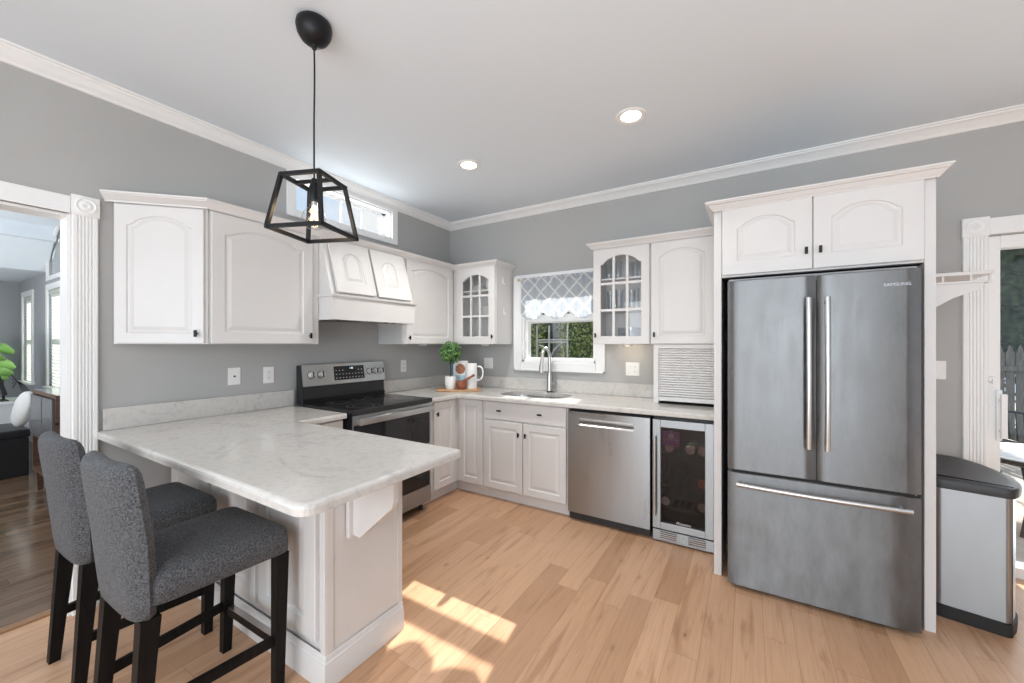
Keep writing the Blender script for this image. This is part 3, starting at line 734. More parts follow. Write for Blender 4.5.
# ------------------------------------------------------------------ refrigerator
FR = thing('refrigerator', 'stainless french door refrigerator with bottom freezer drawer', 'refrigerator', (2.836, -.960, 0), 0)
fw = .790
bm = BM(); box(bm, .004, fw - .004, .045, .82, .035, 1.742, .004); obj('cabinet', bm, 'grey', FR)
bm = BM(); box(bm, .02, fw - .02, .012, .044, .06, 1.70); obj('gasket', bm, 'gasket', FR)
def fdoor(x0, x1, z0, z1, bulge=.008):
    bm = BM(); n = 14; loops = []
    prof = []
    for k in range(n + 1):
        t = k / n; x = x0 + t * (x1 - x0); e = min(t, 1 - t) * (x1 - x0)
        y = .012 * max(0, 1 - e / .014) ** 2
        prof.append((x, y))
    prof += [(x1, .035), (x0, .035)]
    ins = [(x0 + .003 + (x - x0) * (x1 - x0 - .006) / (x1 - x0), y + .004 if y < .03 else y) for x, y in prof]
    loft(bm, [[(x, y, z0) for x, y in ins], [(x, y, z0 + .004) for x, y in prof], [(x, y, z1 - .004) for x, y in prof], [(x, y, z1) for x, y in ins]])
    return bm
def bowed_handle(parent, p, q, bow, w_=.024, n=14):
    """flat bowed bar from p to q standing off towards -y"""
    p, q = Vector(p), Vector(q); bm = BM(); d_ = (q - p).normalized(); side = d_.cross(Vector((0, 1, 0))).normalized()
    loops = []
    for k in range(n + 1):
        t = k / n; c_ = p.lerp(q, t) + Vector((0, -.038 - bow * (1 - (2 * t - 1) ** 2), 0))
        loops.append([c_ + side * (w_ / 2) * math.cos(a_) + Vector((0, 1, 0)) * .009 * math.sin(a_) for a_ in [2 * PI * j / 10 for j in range(10)]])
    loft(bm, loops)
    for e in (p + d_ * .03, q - d_ * .03): tube(bm, [e + Vector((0, 0, 0)), e + Vector((0, -.040, 0))], .010, 10)
    return obj('handle', bm, 'handle', parent, smooth=40, label='long bowed satin metal handle')
sx = .402
d1 = obj('door', fdoor(0, sx - .003, .668, 1.728), 'fridge', FR, smooth=30)
d2 = obj('door', fdoor(sx + .003, fw, .668, 1.728), 'fridge', FR, smooth=30)
dr = obj('freezer_drawer', fdoor(0, fw, .022, .655), 'fridge', FR, smooth=30)
bowed_handle(d1, (sx - .038, 0, .835), (sx - .038, 0, 1.610), .014)
bowed_handle(d2, (sx + .038, 0, .835), (sx + .038, 0, 1.610), .014)
bowed_handle(dr, (.045, 0, .598), (fw - .040, 0, .598), .016)
text('logo', 'SAMSUNG', .021, 'logometal', d2, (.705, -.0006, 1.655), (R(90), 0, 0))
bm = BM(); box(bm, .02, fw - .02, .05, .10, .0, .034); obj('base_grille', bm, 'blackp', FR)

# ------------------------------------------------------------------ base cabinets
BZ0, BZ1 = .10, .8755
# left of the range (between peninsula and range)
c = thing('base_cabinet', 'narrow white base cabinet under the counter left of the stove', 'cabinet', (.600, -2.112, 0), R(90))
carcass(c, .290, BZ0, BZ1, .595); bm = BM(); box(bm, 0, .290, .045, .595, 0, BZ0 - .0005); obj('toe_kick', bm, 'cab', c)
d_ = obj('drawer', door_bm(.252, .15, 0, .03, .018, True), 'cab', c, (.03, -.0185, .715)); pull_h(d_, .126, .075)
add_door(c, .03, .112, .252, .585, 0, (.03, .52))
# corner cabinet (lazy susan) with two doors meeting in the inner corner
c = thing('corner_cabinet', 'white corner base cabinet with two narrow doors meeting at right angles', 'cabinet', (0, 0, 0), 0)
bm = BM(); prism(bm, [(.004, -1.026), (.600, -1.026), (.600, -.600), (.900, -.600), (.900, -.004), (.004, -.004)], BZ0, BZ1); obj('body', bm, 'cab', c)
bm = BM(); prism(bm, [(.01, -1.026), (.555, -1.026), (.555, -.556), (.900, -.556), (.900, -.01), (.01, -.01)], 0, BZ0 - .0005); obj('toe_kick', bm, 'cab', c)
dl = obj('door', door_bm(.285, .762, 0, .06), 'cab', c, (.6205, -.9445, .106), (0, 0, R(90))); pull_v(dl, .026, .66)
obj('door', door_bm(.258, .762, 0, .055), 'cab', c, (.634, -.6205, .106))
# sink base
c = thing('sink_cabinet', 'white sink base cabinet with two doors and a false drawer front under the window', 'cabinet', (.902, -.600, 0), 0)
bm = BM(); p = .018; w_ = .814
box(bm, 0, p, 0, .59, BZ0, BZ1); box(bm, w_ - p, w_, 0, .59, BZ0, BZ1); box(bm, p, w_ - p, 0, .59, BZ0, BZ0 + p); box(bm, p, w_ - p, .57, .59, BZ0 + p, BZ1); box(bm, p, w_ - p, 0, .018, BZ0 + p, BZ1)
obj('body', bm, 'cab', c)
bm = BM(); box(bm, 0, w_, .044, .06, 0, BZ0 - .0005); box(bm, w_ - .02, w_, .06, .59, 0, BZ0 - .0005); obj('toe_kick', bm, 'cab', c)
d_ = obj('drawer_front', door_bm(.788, .154, 0, .03, .018, True), 'cab', c, (.013, -.0185, .714)); pull_h(d_, .165, .080); pull_h(d_, .56, .080)
add_door(c, .013, .106, .390, .596, 0, (.390 - .030, .50)); add_door(c, .411, .106, .390, .596, 0, (.030, .50))

# peninsula cabinet
PC = thing('peninsula_cabinet', 'white panelled peninsula base carrying the breakfast counter', 'cabinet', (0, 0, 0), 0)
px1, py0, py1 = 1.50, -2.540, -2.136
bm = BM(); box(bm, .004, px1 - .012, py0 + .012, py1 - .002, 0, BZ1); obj('body', bm, 'cab', PC)
bm = BM()      # end panel with frame
box(bm, px1 - .012, px1 - .004, py0 + .012, py1 - .002, 0.0, BZ1)
box(bm, px1 - .004, px1, py0 + .002, py0 + .034, .13, BZ1, .001)
box(bm, px1 - .004, px1, py1 - .030, py1 - .002, .13, BZ1, .001)
obj('end_panel', bm, 'cab', PC)
bm = BM()      # corner posts / stool-side frame
box(bm, px1 - .03, px1 - .0005, py0 - .004, py0 + .0115, .13, BZ1, .002); obj('corner_post', bm, 'cab', PC)
for i, (x0, x1) in enumerate(((.02, .50), (.53, .97), (1.00, 1.44))):
    o = obj('back_panel', door_bm(x1 - x0, .69, 0, .075), 'cab', PC, (x0, py0 - .0085, .165))
bp = [(0, 0), (.014, 0), (.014, .088), (.011, .094), (.011, .104), (.006, .110), (.005, .124), (.001, .130), (0, .130)]
bm = BM(); sweep(bm, [(o_ + .0, z) for o_, z in bp], [(.02, py0 + .0005), (px1 + .0005, py0 + .0005), (px1 + .0005, py1 - .004)]); obj('baseboard', bm, 'cab', PC, smooth=30)
# kitchen-side doors (seen edge-on)
for (x0, x1) in ((.69, 1.08), (1.09, 1.475)):
    dd = obj('door', door_bm(x1 - x0, .56, 0, .055), 'cab', PC, (x1, py1 + .0185, .115), (0, 0, R(180)))
    d2_ = obj('drawer', door_bm(x1 - x0, .15, 0, .03, .018, True), 'cab', PC, (x1, py1 + .0165, .70), (0, 0, R(180)))
# counter bracket on the end panel
bm = BM()
prism(bm, [(px1 + .023, .575), (px1 + .066, .572), (px1 + .072, .577), (px1 + .255, .735), (px1 + .265, .76), (px1 + .265, BZ1), (px1 + .023, BZ1)], -2.432, -2.408, 'y')
box(bm, px1 + .0005, px1 + .0225, -2.450, -2.390, .565, BZ1, .003)
br = obj('counter_bracket', bm, 'cab', PC)

# ------------------------------------------------------------------ countertops
EDGE = [(.877, .004), (.8795, .0), (.900, .0), (.9075, .003), (.9115, .008), (.914, .016)]
def slab(name, pts, hole=None):
    bm = BM(); loops = []
    for z, d_ in EDGE: loops.append([(p_[0], p_[1], z) for p_ in offset_poly(pts, d_)])
    LL = loft(bm, loops, caps=False)
    for vs, z in ((LL[0], .877), (LL[-1], .914)):
        es = [bm.edges.get((vs[i], vs[(i + 1) % len(vs)])) for i in range(len(vs))]
        if hole:
            hv = [bm.verts.new((x, y, z)) for x, y in hole]; es += [bm.edges.new((hv[i], hv[(i + 1) % len(hv)])) for i in range(len(hv))]
            if z < .9: hb = hv
            else: ht = hv
        bmesh.ops.triangle_fill(bm, use_beauty=True, use_dissolve=True, edges=es)
    if hole:
        for i in range(len(hb)):
            j = (i + 1) % len(hb); bm.faces.new((hb[i], hb[j], ht[j], ht[i]))
    return bm
CT = thing('countertop', 'pale veined quartz peninsula countertop reaching to the left of the stove', 'countertop', (0, 0, 0), 0)
pts = round_poly([(.0025, -2.858), (1.870, -2.858), (1.868, -2.136), (.650, -2.136), (.645, -1.8155), (.0025, -1.8155)], [0, .055, .022, .0, .008, 0])
obj('slab', slab('s', pts), 'quartz', CT)
bm = BM(); box(bm, .0025, .022, -2.832, -1.8165, .9145, 1.030, .003); obj('backsplash', bm, 'quartz', CT)
CT = thing('countertop', 'pale quartz countertop running from the stove round the corner under the window to the fridge', 'countertop', (0, 0, 0), 0)
skc, ska, skb = (1.275, -.315), .325, .195
def superel(cx, cy, a, b, n=40, e=3.2): return [(cx + a * math.copysign(abs(math.cos(t)) ** (2 / e), math.cos(t)), cy + b * math.copysign(abs(math.sin(t)) ** (2 / e), math.sin(t))) for t in [2 * PI * k / n for k in range(n)]]
hole = superel(*skc, ska, skb)
pts = round_poly([(.0025, -1.0275), (.645, -1.0275), (.650, -.650), (2.7555, -.650), (2.7555, -.0025), (.0025, -.0025)], [0, .008, .012, 0, 0, 0])
obj('slab', slab('s', pts, hole), 'quartz', CT)
bm = BM(); box(bm, .0025, .022, -1.0265, -.0225, .9145, 1.030, .003); box(bm, .0025, 2.303, -.022, -.0025, .9145, 1.030, .003); obj('backsplash', bm, 'quartz', CT)
# sink
SK = thing('sink', 'undermount stainless sink set in the counter below the window', 'sink', (skc[0], skc[1], 0), 0)
bm = BM(); L = []
for (s, z) in ((1.03, .8765), (.995, .8765), (.97, .86), (.95, .75), (.86, .70), (.5, .692), (.06, .690)): L.append([(x, y, z) for x, y in superel(0, 0, ska * s, skb * s)])
for (s, z) in ((.06, .687), (.9, .690), (.97, .74), (1.03, .8735)): L.append([(x, y, z) for x, y in superel(0, 0, ska * s, skb * s)])
loft(bm, L, caps=False); obj('bowl', bm, 'steel', SK, smooth=50)
bm = BM(); lathe(bm, [(.001, .694), (.03, .694), (.042, .697), (.044, .692)], (0, .05, 0), 20); obj('drain', bm, 'chrome', SK, smooth=40)
# faucet
FA = thing('faucet', 'tall brushed pull-down kitchen faucet behind the sink', 'faucet', (1.295, -.070, .9142), 0)
bm = BM(); lathe(bm, [(.028, 0), (.028, .006), (.024, .010)], n=20); obj('base', bm, 'blackp', FA, smooth=40)
bm = BM(); lathe(bm, [(.026, .0105), (.025, .10), (.021, .16), (.0155, .20)], n=18)
arc = [(0, 0, .19), (0, 0, .30)] + [(0, -.075 + .075 * math.cos(t), .345 + .075 * math.sin(t)) for t in [PI * k / 10 for k in range(11)]] + [(0, -.160, .30)]
tube(bm, arc, .015, 12); obj('spout', bm, 'nickel', FA, smooth=50)
bm = BM(); tube(bm, [(0, -.159, .31), (0, -.163, .28), (0, -.168, .235), (0, -.173, .195)], [.0165, .019, .024, .027], 14); obj('spray_head', bm, 'nickel', FA, smooth=50)
bm = BM(); tube(bm, [(.018, 0, .075), (.052, 0, .080)], .014, 12); tube(bm, [(.045, 0, .088), (.062, -.012, .125), (.066, -.016, .135)], .006, 8); tube(bm, [(.04, 0, .065), (.085, -.004, .060)], .005, 8); obj('lever', bm, 'nickel', FA, smooth=50)

# ------------------------------------------------------------------ dishwasher
DW = thing('dishwasher', 'stainless dishwasher with recessed pocket handle between sink cabinet and wine cooler', 'dishwasher', (1.7245, -.620, 0), 0)
w_ = .622
bm = BM(); box(bm, .006, w_ - .006, .03, .58, .02, .868); obj('tub', bm, 'gasket', DW)
bm = BM()
hx0, hx1, hz0, hz1 = .098, .508, .745, .800
front = [(0, .070), (w_, .070), (w_, .852), (0, .852)]
box(bm, .002, w_ - .002, .006, .030, .070, .852)
for (x0, x1, q0, q1) in ((.002, w_ - .002, .070, hz0), (.002, w_ - .002, hz1, .852), (.002, hx0, hz0, hz1), (hx1, w_ - .002, hz0, hz1)): box(bm, x0, x1, -.016, .006, q0, q1)
obj('door', bm, 'steel', DW)
bm = BM(); box(bm, hx0, hx1, -.020, -.008, hz1 - .012, hz1 + .004, .003); prism(bm, [(.004, hz0 + .002), (-.018, hz0 - .002), (-.018, hz0 + .006), (.004, hz0 + .03)], hx0, hx1, 'x'); obj('pocket_handle', bm, 'handle', DW)
bm = BM(); box(bm, .004, w_ - .004, .012, .03, .012, .066); obj('toe_panel', bm, 'blackp', DW)
# wine cooler
WC = thing('wine_cooler', 'narrow stainless undercounter wine cooler with dark glass door', 'wine cooler', (2.3595, -.615, 0), 0)
w_ = .388
bm = BM(); t = .012
box(bm, .002, .002 + t, .03, .57, .02, .862); box(bm, w_ - .002 - t, w_ - .002, .03, .57, .02, .862); box(bm, .014, w_ - .014, .03, .57, .85, .862); box(bm, .014, w_ - .014, .03, .57, .10, .112); box(bm, .014, w_ - .014, .55, .57, .112, .85); obj('cabinet', bm, 'blackp', WC)
bm = BM(); s = .052
for (x0, x1, q0, q1) in ((.003, .003 + s, .094, .850), (w_ - .003 - s, w_ - .003, .094, .850), (.003 + s, w_ - .003 - s, .850 - s, .850), (.003 + s, w_ - .003 - s, .094, .094 + s * .9)): box(bm, x0, x1, -.018, .026, q0, q1, .002)
dw = obj('door', bm, 'can', WC)
bm = BM(); box(bm, .05, w_ - .05, -.008, -.004, .13, .81); obj('pane', bm, 'tint', dw)
bm = BM(); tube(bm, [(.022, -.045, .19), (.022, -.045, .735)], .008, 12); tube(bm, [(.022, -.018, .23), (.022, -.045, .23)], .006, 8); tube(bm, [(.022, -.018, .69), (.022, -.045, .69)], .006, 8); obj('handle', bm, 'handle', dw, smooth=50)
text('logo', 'Phiestina', .026, 'dull', dw, (.20, -.0086, .152), (R(90), 0, 0), .0003, .25)
bm = BM(); box(bm, .003, w_ - .003, -.014, .02, .012, .084, .002); kp = obj('kick_plate', bm, 'can', WC)
for x0 in (.055, .235):
    bm = BM(); box(bm, x0 - .002, x0 + .102, -.0155, -.0142, .022, .078, mi=1)
    for k in range(4): box(bm, x0, x0 + .10, -.0185, -.0155, .025 + k * .0135, .0325 + k * .0135)
    obj('vent_louvre', bm, ['handle', 'gasket'], kp)
bm = BM(); lathe(bm, [(.001, -.018), (.006, -.018), (.007, -.0145)], (.195, 0, .052), 14, 'y'); obj('lock', bm, 'chrome', kp)
bm = BM()
for z in (.60, .38, .22):
    for k in range(9): box(bm, .016 + k * .044, .022 + k * .044, .05, .54, z, z + .006)
    box(bm, .0145, w_ - .0145, .045, .055, z - .006, z + .014)
obj('rack', bm, 'bottle', WC)
lamp('cooler_fill', 'AREA', (2.553, -.54, .845), 2.0, (0, -.25, -1), (1, .93, .88), (.30, .08))  # added lamp so card and bottles show through the dark pane
X0, Y0 = 2.3595, -.615
for (x, z, m, lb) in ((.098, .600, 'foil', 'wine bottle base in the cooler under the purple card'), (.235, .600, 'foil', 'wine bottle base in the middle of the top rack of the cooler'), (.315, .600, 'foil', 'wine bottle base at the right end of the top rack of the cooler'), (.31, .38, 'redlabel', 'red-labelled bottle on the middle rack of the cooler'), (.31, .22, 'foil', 'wine bottle base on the bottom rack at the right of the cooler'), (.075, .22, 'paleblue', 'pale blue bottle base on the bottom rack at the left of the cooler')):
    b_ = thing('wine_bottle', lb, 'bottle', (X0 + x, Y0 + .058, z + .0435), 0, 'bottles in the wine cooler')
    bm = BM(); lathe(bm, [(.001, .008), (.020, .004), (.030, 0), (.036, .006), (.036, .20), (.014, .26), (.014, .32), (.001, .32)], n=20, axis='y'); obj('bottle_body', bm, 'bottle', b_, smooth=40)
    bm = BM(); lathe(bm, [(.001, -.001), (.027, -.001), (.030, .0005)], n=20, axis='y'); obj('bottle_base', bm, m, b_)
cd_ = thing('card', 'purple card with a white circle inside the wine cooler', 'card', (X0 + .115, Y0 + .030, .665), 0)
bm = BM(); box(bm, -.055, .055, 0, .003, 0, .098); obj('card_sheet', bm, 'purple', cd_)
bm = BM(); lathe(bm, [(.001, -.001), (.017, -.001), (.018, 0)], (0, 0, .068), 20, 'y'); box(bm, -.052, .052, -.001, 0, .040, .044); obj('print', bm, 'paleblue', cd_)

# ------------------------------------------------------------------ range (local: x right when facing it = +y world, y into the wall, z up)
RG = thing('range', 'stainless electric range with black glass cooktop and double oven doors', 'range', (.665, -1.4215, 0), R(90))
hw = .380; dp = .640
bm = BM(); box(bm, -hw, hw, .025, dp, .09, .905); obj('body', bm, 'blackp', RG)
bm = BM(); box(bm, -hw, hw, -.012, dp - .08, .9055, .928, .004)
ck = obj('cooktop', bm, 'bglass', RG)
bm = BM(); box(bm, -hw - .0005, hw + .0005, -.022, -.0125, .893, .929, .003); obj('cooktop_trim', bm, 'blackp', RG)
for (x, y, r) in ((-.19, .12, .11), (.19, .13, .085), (-.19, .40, .08), (.19, .41, .105), (0, .42, .05)):
    bm = BM()
    for q in (r, r * .66): lathe(bm, [(q, .9282), (q + .0025, .9284), (q + .005, .9282)], (x, y, 0), 32, caps=False)
    obj('burner_ring', bm, 'ringgrey', ck)
bm = BM(); prism(bm, [(dp - .08, .92), (dp - .075, 1.06), (dp - .055, 1.20), (dp, 1.21), (dp, .92)], -hw, hw, 'x'); bg = obj('backguard', bm, 'blackp', RG)
bm = BM(); bar(bm, (-hw + .01, dp - .09, .945), (hw - .01, dp - .09, .945), .02, .03); obj('vent_trim', bm, 'black', bg)
# tilted control panel
CP = obj('control_panel', (lambda b_: (box(b_, -hw, hw, -.016, .0, 0, .165, .004), b_)[1])(BM()), 'satin', RG, (0, dp - .080, 1.052), (R(-9), 0, 0))
bm = BM(); box(bm, -.125, .160, -.0185, -.0162, .030, .142, .001); ds = obj('display', bm, 'bglass', CP)
bm = BM()
for r_ in range(3):
    for k in range(9):
        if r_ == 2 and 2 < k < 7: continue
        box(bm, -.110 + k * .030, -.100 + k * .030, -.0192, -.0186, .045 + r_ * .030, .049 + r_ * .030)
obj('touch_button', bm, 'dull', ds)
text('clock_digits', '1:40', .020, 'display', ds, (.035, -.0190, .122), (R(90), 0, 0), .0002)
for x, rr in ((-.315, .026), (-.235, .026), (.215, .024), (.278, .024), (.340, .024)):
    kb = obj('knob', (lambda b_: (lathe(b_, [(rr, -.0165), (rr, -.024), (rr * .86, -.026), (rr * .8, -.044), (.001, -.046)], (0, 0, 0), 22, 'y'), b_)[1])(BM()), 'knob', CP, (x, 0, .085), smooth=35)
    bm = BM(); box(bm, -.004, .004, -.054, -.044, -rr * .85, rr * .85, .002); obj('knob_grip', bm, 'blackp', kb)
    bm = BM(); lathe(bm, [(rr + .004, -.0162), (rr + .004, -.0175), (rr - .002, -.0178)], (0, 0, 0), 22, 'y'); obj('knob_collar', bm, 'blackp', kb)
# oven doors
def oven_door(z0, z1, hz):
    bm = BM(); box(bm, -hw + .003, hw - .003, -.006, .024, z0, z1, .003); d_ = obj('oven_door', bm, 'bglass', RG)
    bm = BM(); box(bm, -hw + .003, -hw + .010, -.010, -.0065, z0, z1); box(bm, hw - .018, hw - .003, -.010, -.0065, z0, z1); box(bm, -hw + .010, hw - .018, -.010, -.0065, z1 - .065 if hz else z1 - .03, z1); obj('door_trim', bm, 'satin', d_)
    if hz:
        bm = BM(); box(bm, -hw + .02, hw - .02, -.068, -.040, hz - .024, hz + .024, .012); box(bm, -hw + .03, -hw + .055, -.042, -.0105, hz - .012, hz + .012, .003); box(bm, hw - .055, hw - .03, -.042, -.0105, hz - .012, hz + .012, .003); obj('handle', bm, 'satin', d_, smooth=35, label='broad stainless bar handle')
    return d_
oven_door(.560, .888, .850)
oven_door(.215, .555, .522)
bm = BM(); box(bm, -hw + .003, hw - .003, -.010, .024, .078, .210, .003); obj('bottom_panel', bm, 'steel', RG)
for x in (-.33, .33):
    bm = BM(); lathe(bm, [(.018, 0), (.016, .03), (.012, .089)], (x, .06, 0), 12); obj('foot', bm, 'blackp', RG)
    bm = BM(); lathe(bm, [(.018, 0), (.016, .03), (.012, .089)], (x, .55, 0), 12); obj('foot', bm, 'blackp', RG)

# ------------------------------------------------------------------ wall plates
def plate_thing(name, label, loc, rz, w_, kind):
    o = thing(name, label, 'switch' if 'switch' in name else ('phone jack' if 'jack' in name else 'outlet'), loc, rz)
    bm = BM(); box(bm, -w_ / 2, w_ / 2, -.006, -.0005, -.058, .058, .003); obj('cover_plate', bm, 'plate', o)
    ks = kind.split('+'); n = len(ks)
    for i, k in enumerate(ks):
        x = (i - (n - 1) / 2) * .046
        if k == 'duplex':
            bm = BM()
            for dz in (-.020, .020): box(bm, x - .014, x + .014, -.0085, -.0062, dz - .014, dz + .014, .003)
            s_ = obj('receptacle', bm, 'white', o)
            bm = BM()
            for dz in (-.020, .020):
                box(bm, x - .007, x - .005, -.0092, -.0086, dz - .002, dz + .007); box(bm, x + .005, x + .007, -.0092, -.0086, dz - .002, dz + .007); lathe(bm, [(.0025, -.0092), (.0025, -.0086)], (x, 0, dz - .008), 8, 'y')
            obj('slot', bm, 'blackp', s_)
        elif k == 'rocker':
            bm = BM(); prism(bm, [(-.0062, -.034), (-.0062, .034), (-.0110, .034), (-.0075, 0), (-.0080, -.034)], x - .016, x + .016, 'x'); obj('rocker', bm, 'white', o)
        elif k == 'jack':
            bm = BM(); lathe(bm, [(.006, -.0062), (.006, -.012), (.002, -.012), (.002, -.009)], (x, 0, 0), 12, 'y'); obj('jack', bm, 'blackp', o)
    return o
plate_thing('cable_jack', 'white cable plate with one black socket on the grey wall above the peninsula', (0, -2.209, 1.158), R(90), .075, 'jack')
plate_thing('wall_outlet', 'white double outlet on the grey wall just left of the stove', (0, -1.990, 1.153), R(90), .072, 'duplex')
plate_thing('wall_outlet', 'white outlet on the grey wall right of the stove, below the wall cabinet', (0, -.712, 1.157), R(90), .072, 'duplex')
plate_thing('light_switch', 'white double rocker switch between corner cabinet and sink window', (.538, 0, 1.170), 0, .112, 'rocker+rocker')
plate_thing('wall_outlet', 'wide white switch and outlet plate under the right glass cabinet', (2.066, 0, 1.155), 0, .118, 'rocker+duplex')
plate_thing('light_switch', 'white single rocker switch on the wall between refrigerator and glass door', (3.955, 0, 1.210), 0, .072, 'rocker')
for (x, y, rz, lb) in ((.16, -.60, 90, 'small flat puck light under the wall cabinet right of the hood'), (.60, -.16, 0, 'small flat puck light under the corner glass cabinet'), (2.06, -.16, 0, 'small glowing puck light under the right glass cabinet')):
    p_ = thing('puck_light', lb, 'light', (x, y, UZ0 - .0005), 0, 'puck lights under the wall cabinets')
    bm = BM(); lathe(bm, [(.040, 0), (.040, -.010), (.034, -.014), (.028, -.014)], n=24); obj('housing', bm, 'plate', p_, smooth=40)
    bm = BM(); lathe(bm, [(.028, -.0125), (.020, -.0145), (.001, -.015)], n=24); obj('lens', bm, emit('puck_lens', (1, .86, .66), 6) if x > 2 else 'white', p_, smooth=40)
lamp('puck_glow', 'POINT', (2.06, -.14, 1.35), .7, color=(1, .80, .56), shadow_soft_size=.03)

# ------------------------------------------------------------------ pendant lamp and recessed lights
PX, PY = 1.362, -2.502
PL = thing('pendant_lamp', 'black wire-frame pendant lamp with a clear globe bulb hanging over the peninsula', 'lamp', (PX, PY, 0), 0)
bm = BM(); lathe(bm, [(.001, H - .0005), (.058, H - .0005), (.068, H - .010), (.071, H - .028), (.066, H - .054), (.052, H - .078), (.030, H - .096), (.013, H - .102), (.009, H - .116), (.001, H - .116)], n=32); obj('ceiling_canopy', bm, 'black', PL, smooth=40)
zt, zb = 2.062, 1.842
bm = BM(); tube(bm, catmull([(0, 0, H - .115), (.0012, .001, 2.5), (-.001, 0, 2.3), (0, 0, 2.07)], 6), .0035, 8); obj('cord', bm, 'black', PL, smooth=60)
ra = math.atan2(-2.5725 + 2.638, 1.511 - 1.342)
def sq(h, z): return [(h * (math.cos(ra) * a_ - math.sin(ra) * b_), h * (math.sin(ra) * a_ + math.cos(ra) * b_), z) for a_, b_ in ((-1, -1), (1, -1), (1, 1), (-1, 1))]
tp, bt = sq(.086, zt), sq(.121, zb)
bm = BM(); w_ = .0145
for i in range(4):
    j = (i + 1) % 4; bar(bm, tp[i], tp[j], w_); bar(bm, bt[i], bt[j], w_); bar(bm, bt[i], tp[i], w_, up=(math.cos(ra), math.sin(ra), 0))
    for q in (tp[i], bt[i]): box(bm, q[0] - w_ / 2, q[0] + w_ / 2, q[1] - w_ / 2, q[1] + w_ / 2, q[2] - w_ / 2, q[2] + w_ / 2)
m1 = [(Vector(tp[0]) + Vector(tp[3])) / 2, (Vector(tp[1]) + Vector(tp[2])) / 2]
bar(bm, m1[0], m1[1], w_ * .9); obj('cage_frame', bm, 'black', PL)
bm = BM(); lathe(bm, [(.001, 2.075), (.010, 2.072), (.013, 2.05), (.019, 2.04), (.021, 1.985), (.018, 1.975), (.001, 1.975)], n=20); obj('socket', bm, 'black', PL, smooth=40)
bm = BM(); lathe(bm, [(.013, 1.976), (.015, 1.962), (.022, 1.948), (.040, 1.930), (.0475, 1.905), (.044, 1.882), (.030, 1.864), (.012, 1.857), (.001, 1.856)], n=28, caps=False); bb = obj('bulb', bm, 'bulbglass', PL, smooth=60)
bm = BM()
for k in range(6):
    a_ = 2 * PI * k / 6; tube(bm, [(.006 * math.cos(a_), .006 * math.sin(a_), 1.955), (.015 * math.cos(a_), .015 * math.sin(a_), 1.892)], .0008, 6)
obj('filament', bm, 'filament', bb)
bm = BM(); lathe(bm, [(.011, 1.974), (.011, 1.955), (.005, 1.950), (.004, 1.905), (.001, 1.90)], n=14); obj('bulb_stem', bm, 'nickel', bb, smooth=40)
lamp('pendant_glow', 'POINT', (PX, PY, 1.925), 1.2, color=(1, .72, .42), shadow_soft_size=.03)
for (x, y, lb) in ((1.115, -1.105, 'round recessed ceiling light nearest the corner above the sink counter'), (2.335, -1.118, 'round recessed ceiling light between the right wall cabinets and the refrigerator')):
    r_ = thing('recessed_light', lb, 'ceiling light', (x, y, H), 0, 'recessed ceiling lights')
    bm = BM(); lathe(bm, [(.088, -.0005), (.088, -.004), (.080, -.009), (.060, -.006), (.056, -.0005)], n=36); obj('trim_ring', bm, 'plate', r_, smooth=40)
    bm = BM(); lathe(bm, [(.057, -.004), (.050, -.007), (.001, -.008)], n=36); obj('diffuser', bm, 'lampface', r_, smooth=40)
    lamp('recessed_glow', 'SPOT', (x, y, H - .03), 78 if x < 2 else 17, (0, 0, -1), (.98, .96, .92), spot_size=R(125), spot_blend=.9, shadow_soft_size=.06)

# ------------------------------------------------------------------ window valance
VL = thing('window_valance', 'grey and white lattice-print valance gathered on a rod over the sink window', 'curtain', (0, -.050, 0), 0)
bm = BM(); tube(bm, [(.950, 0, 2.022), (1.755, 0, 2.022)], .006, 10); obj('rod', bm, 'white', VL, smooth=50)
for x in (.945, 1.762):
    bm = BM(); lathe(bm, [(.001, -.016), (.010, -.012), (.013, 0), (.010, .012), (.001, .016)], (x, 0, 2.022), 14, 'x'); obj('finial', bm, 'brass', VL, smooth=60)
    bm = BM(); box(bm, x - .006 + (.03 if x < 1 else -.03), x + .006 + (.03 if x < 1 else -.03), .004, .0295, 2.010, 2.034); obj('rod_bracket', bm, 'white', VL)
bm = BM(); uvl = bm.loops.layers.uv.new('UVMap'); nu, nv = 140, 18; x0, x1, zt = .975, 1.745, 2.034
grid = []
sc = 3.0
for i in range(nu + 1):
    u = i / nu; x = x0 + u * (x1 - x0); f = (u * sc) % 1.0
    drop = .352 + .068 * abs(math.sin(PI * f)) ** .8
    gat = math.exp(-((f if f < .5 else f - 1) / .10) ** 2)
    col_ = []
    for j in range(nv + 1):
        v = j / nv; z = zt - v * drop
        top = math.exp(-v * 9)
        y = .008 * math.sin(u * 95) * (.45 + 1.3 * top) * (1 if v > .02 else .6) - .010 * v * math.sin(u * 26) - .016 * gat * v + (-.0095 if abs(z - 2.022) < .012 else 0)
        col_.append((bm.verts.new((x, y - .004, z)), (u * 5.2, v * drop / .155)))
    grid.append(col_)
for i in range(nu):
    for j in range(nv):
        q = [grid[i][j], grid[i + 1][j], grid[i + 1][j + 1], grid[i][j + 1]]
        f = bm.faces.new([a_[0] for a_ in q])
        for l_, a_ in zip(f.loops, q): l_[uvl].uv = a_[1]
vo = obj('fabric', bm, 'curtain', VL, smooth=80)
md = vo.modifiers.new('thickness', 'SOLIDIFY'); md.thickness = .0012

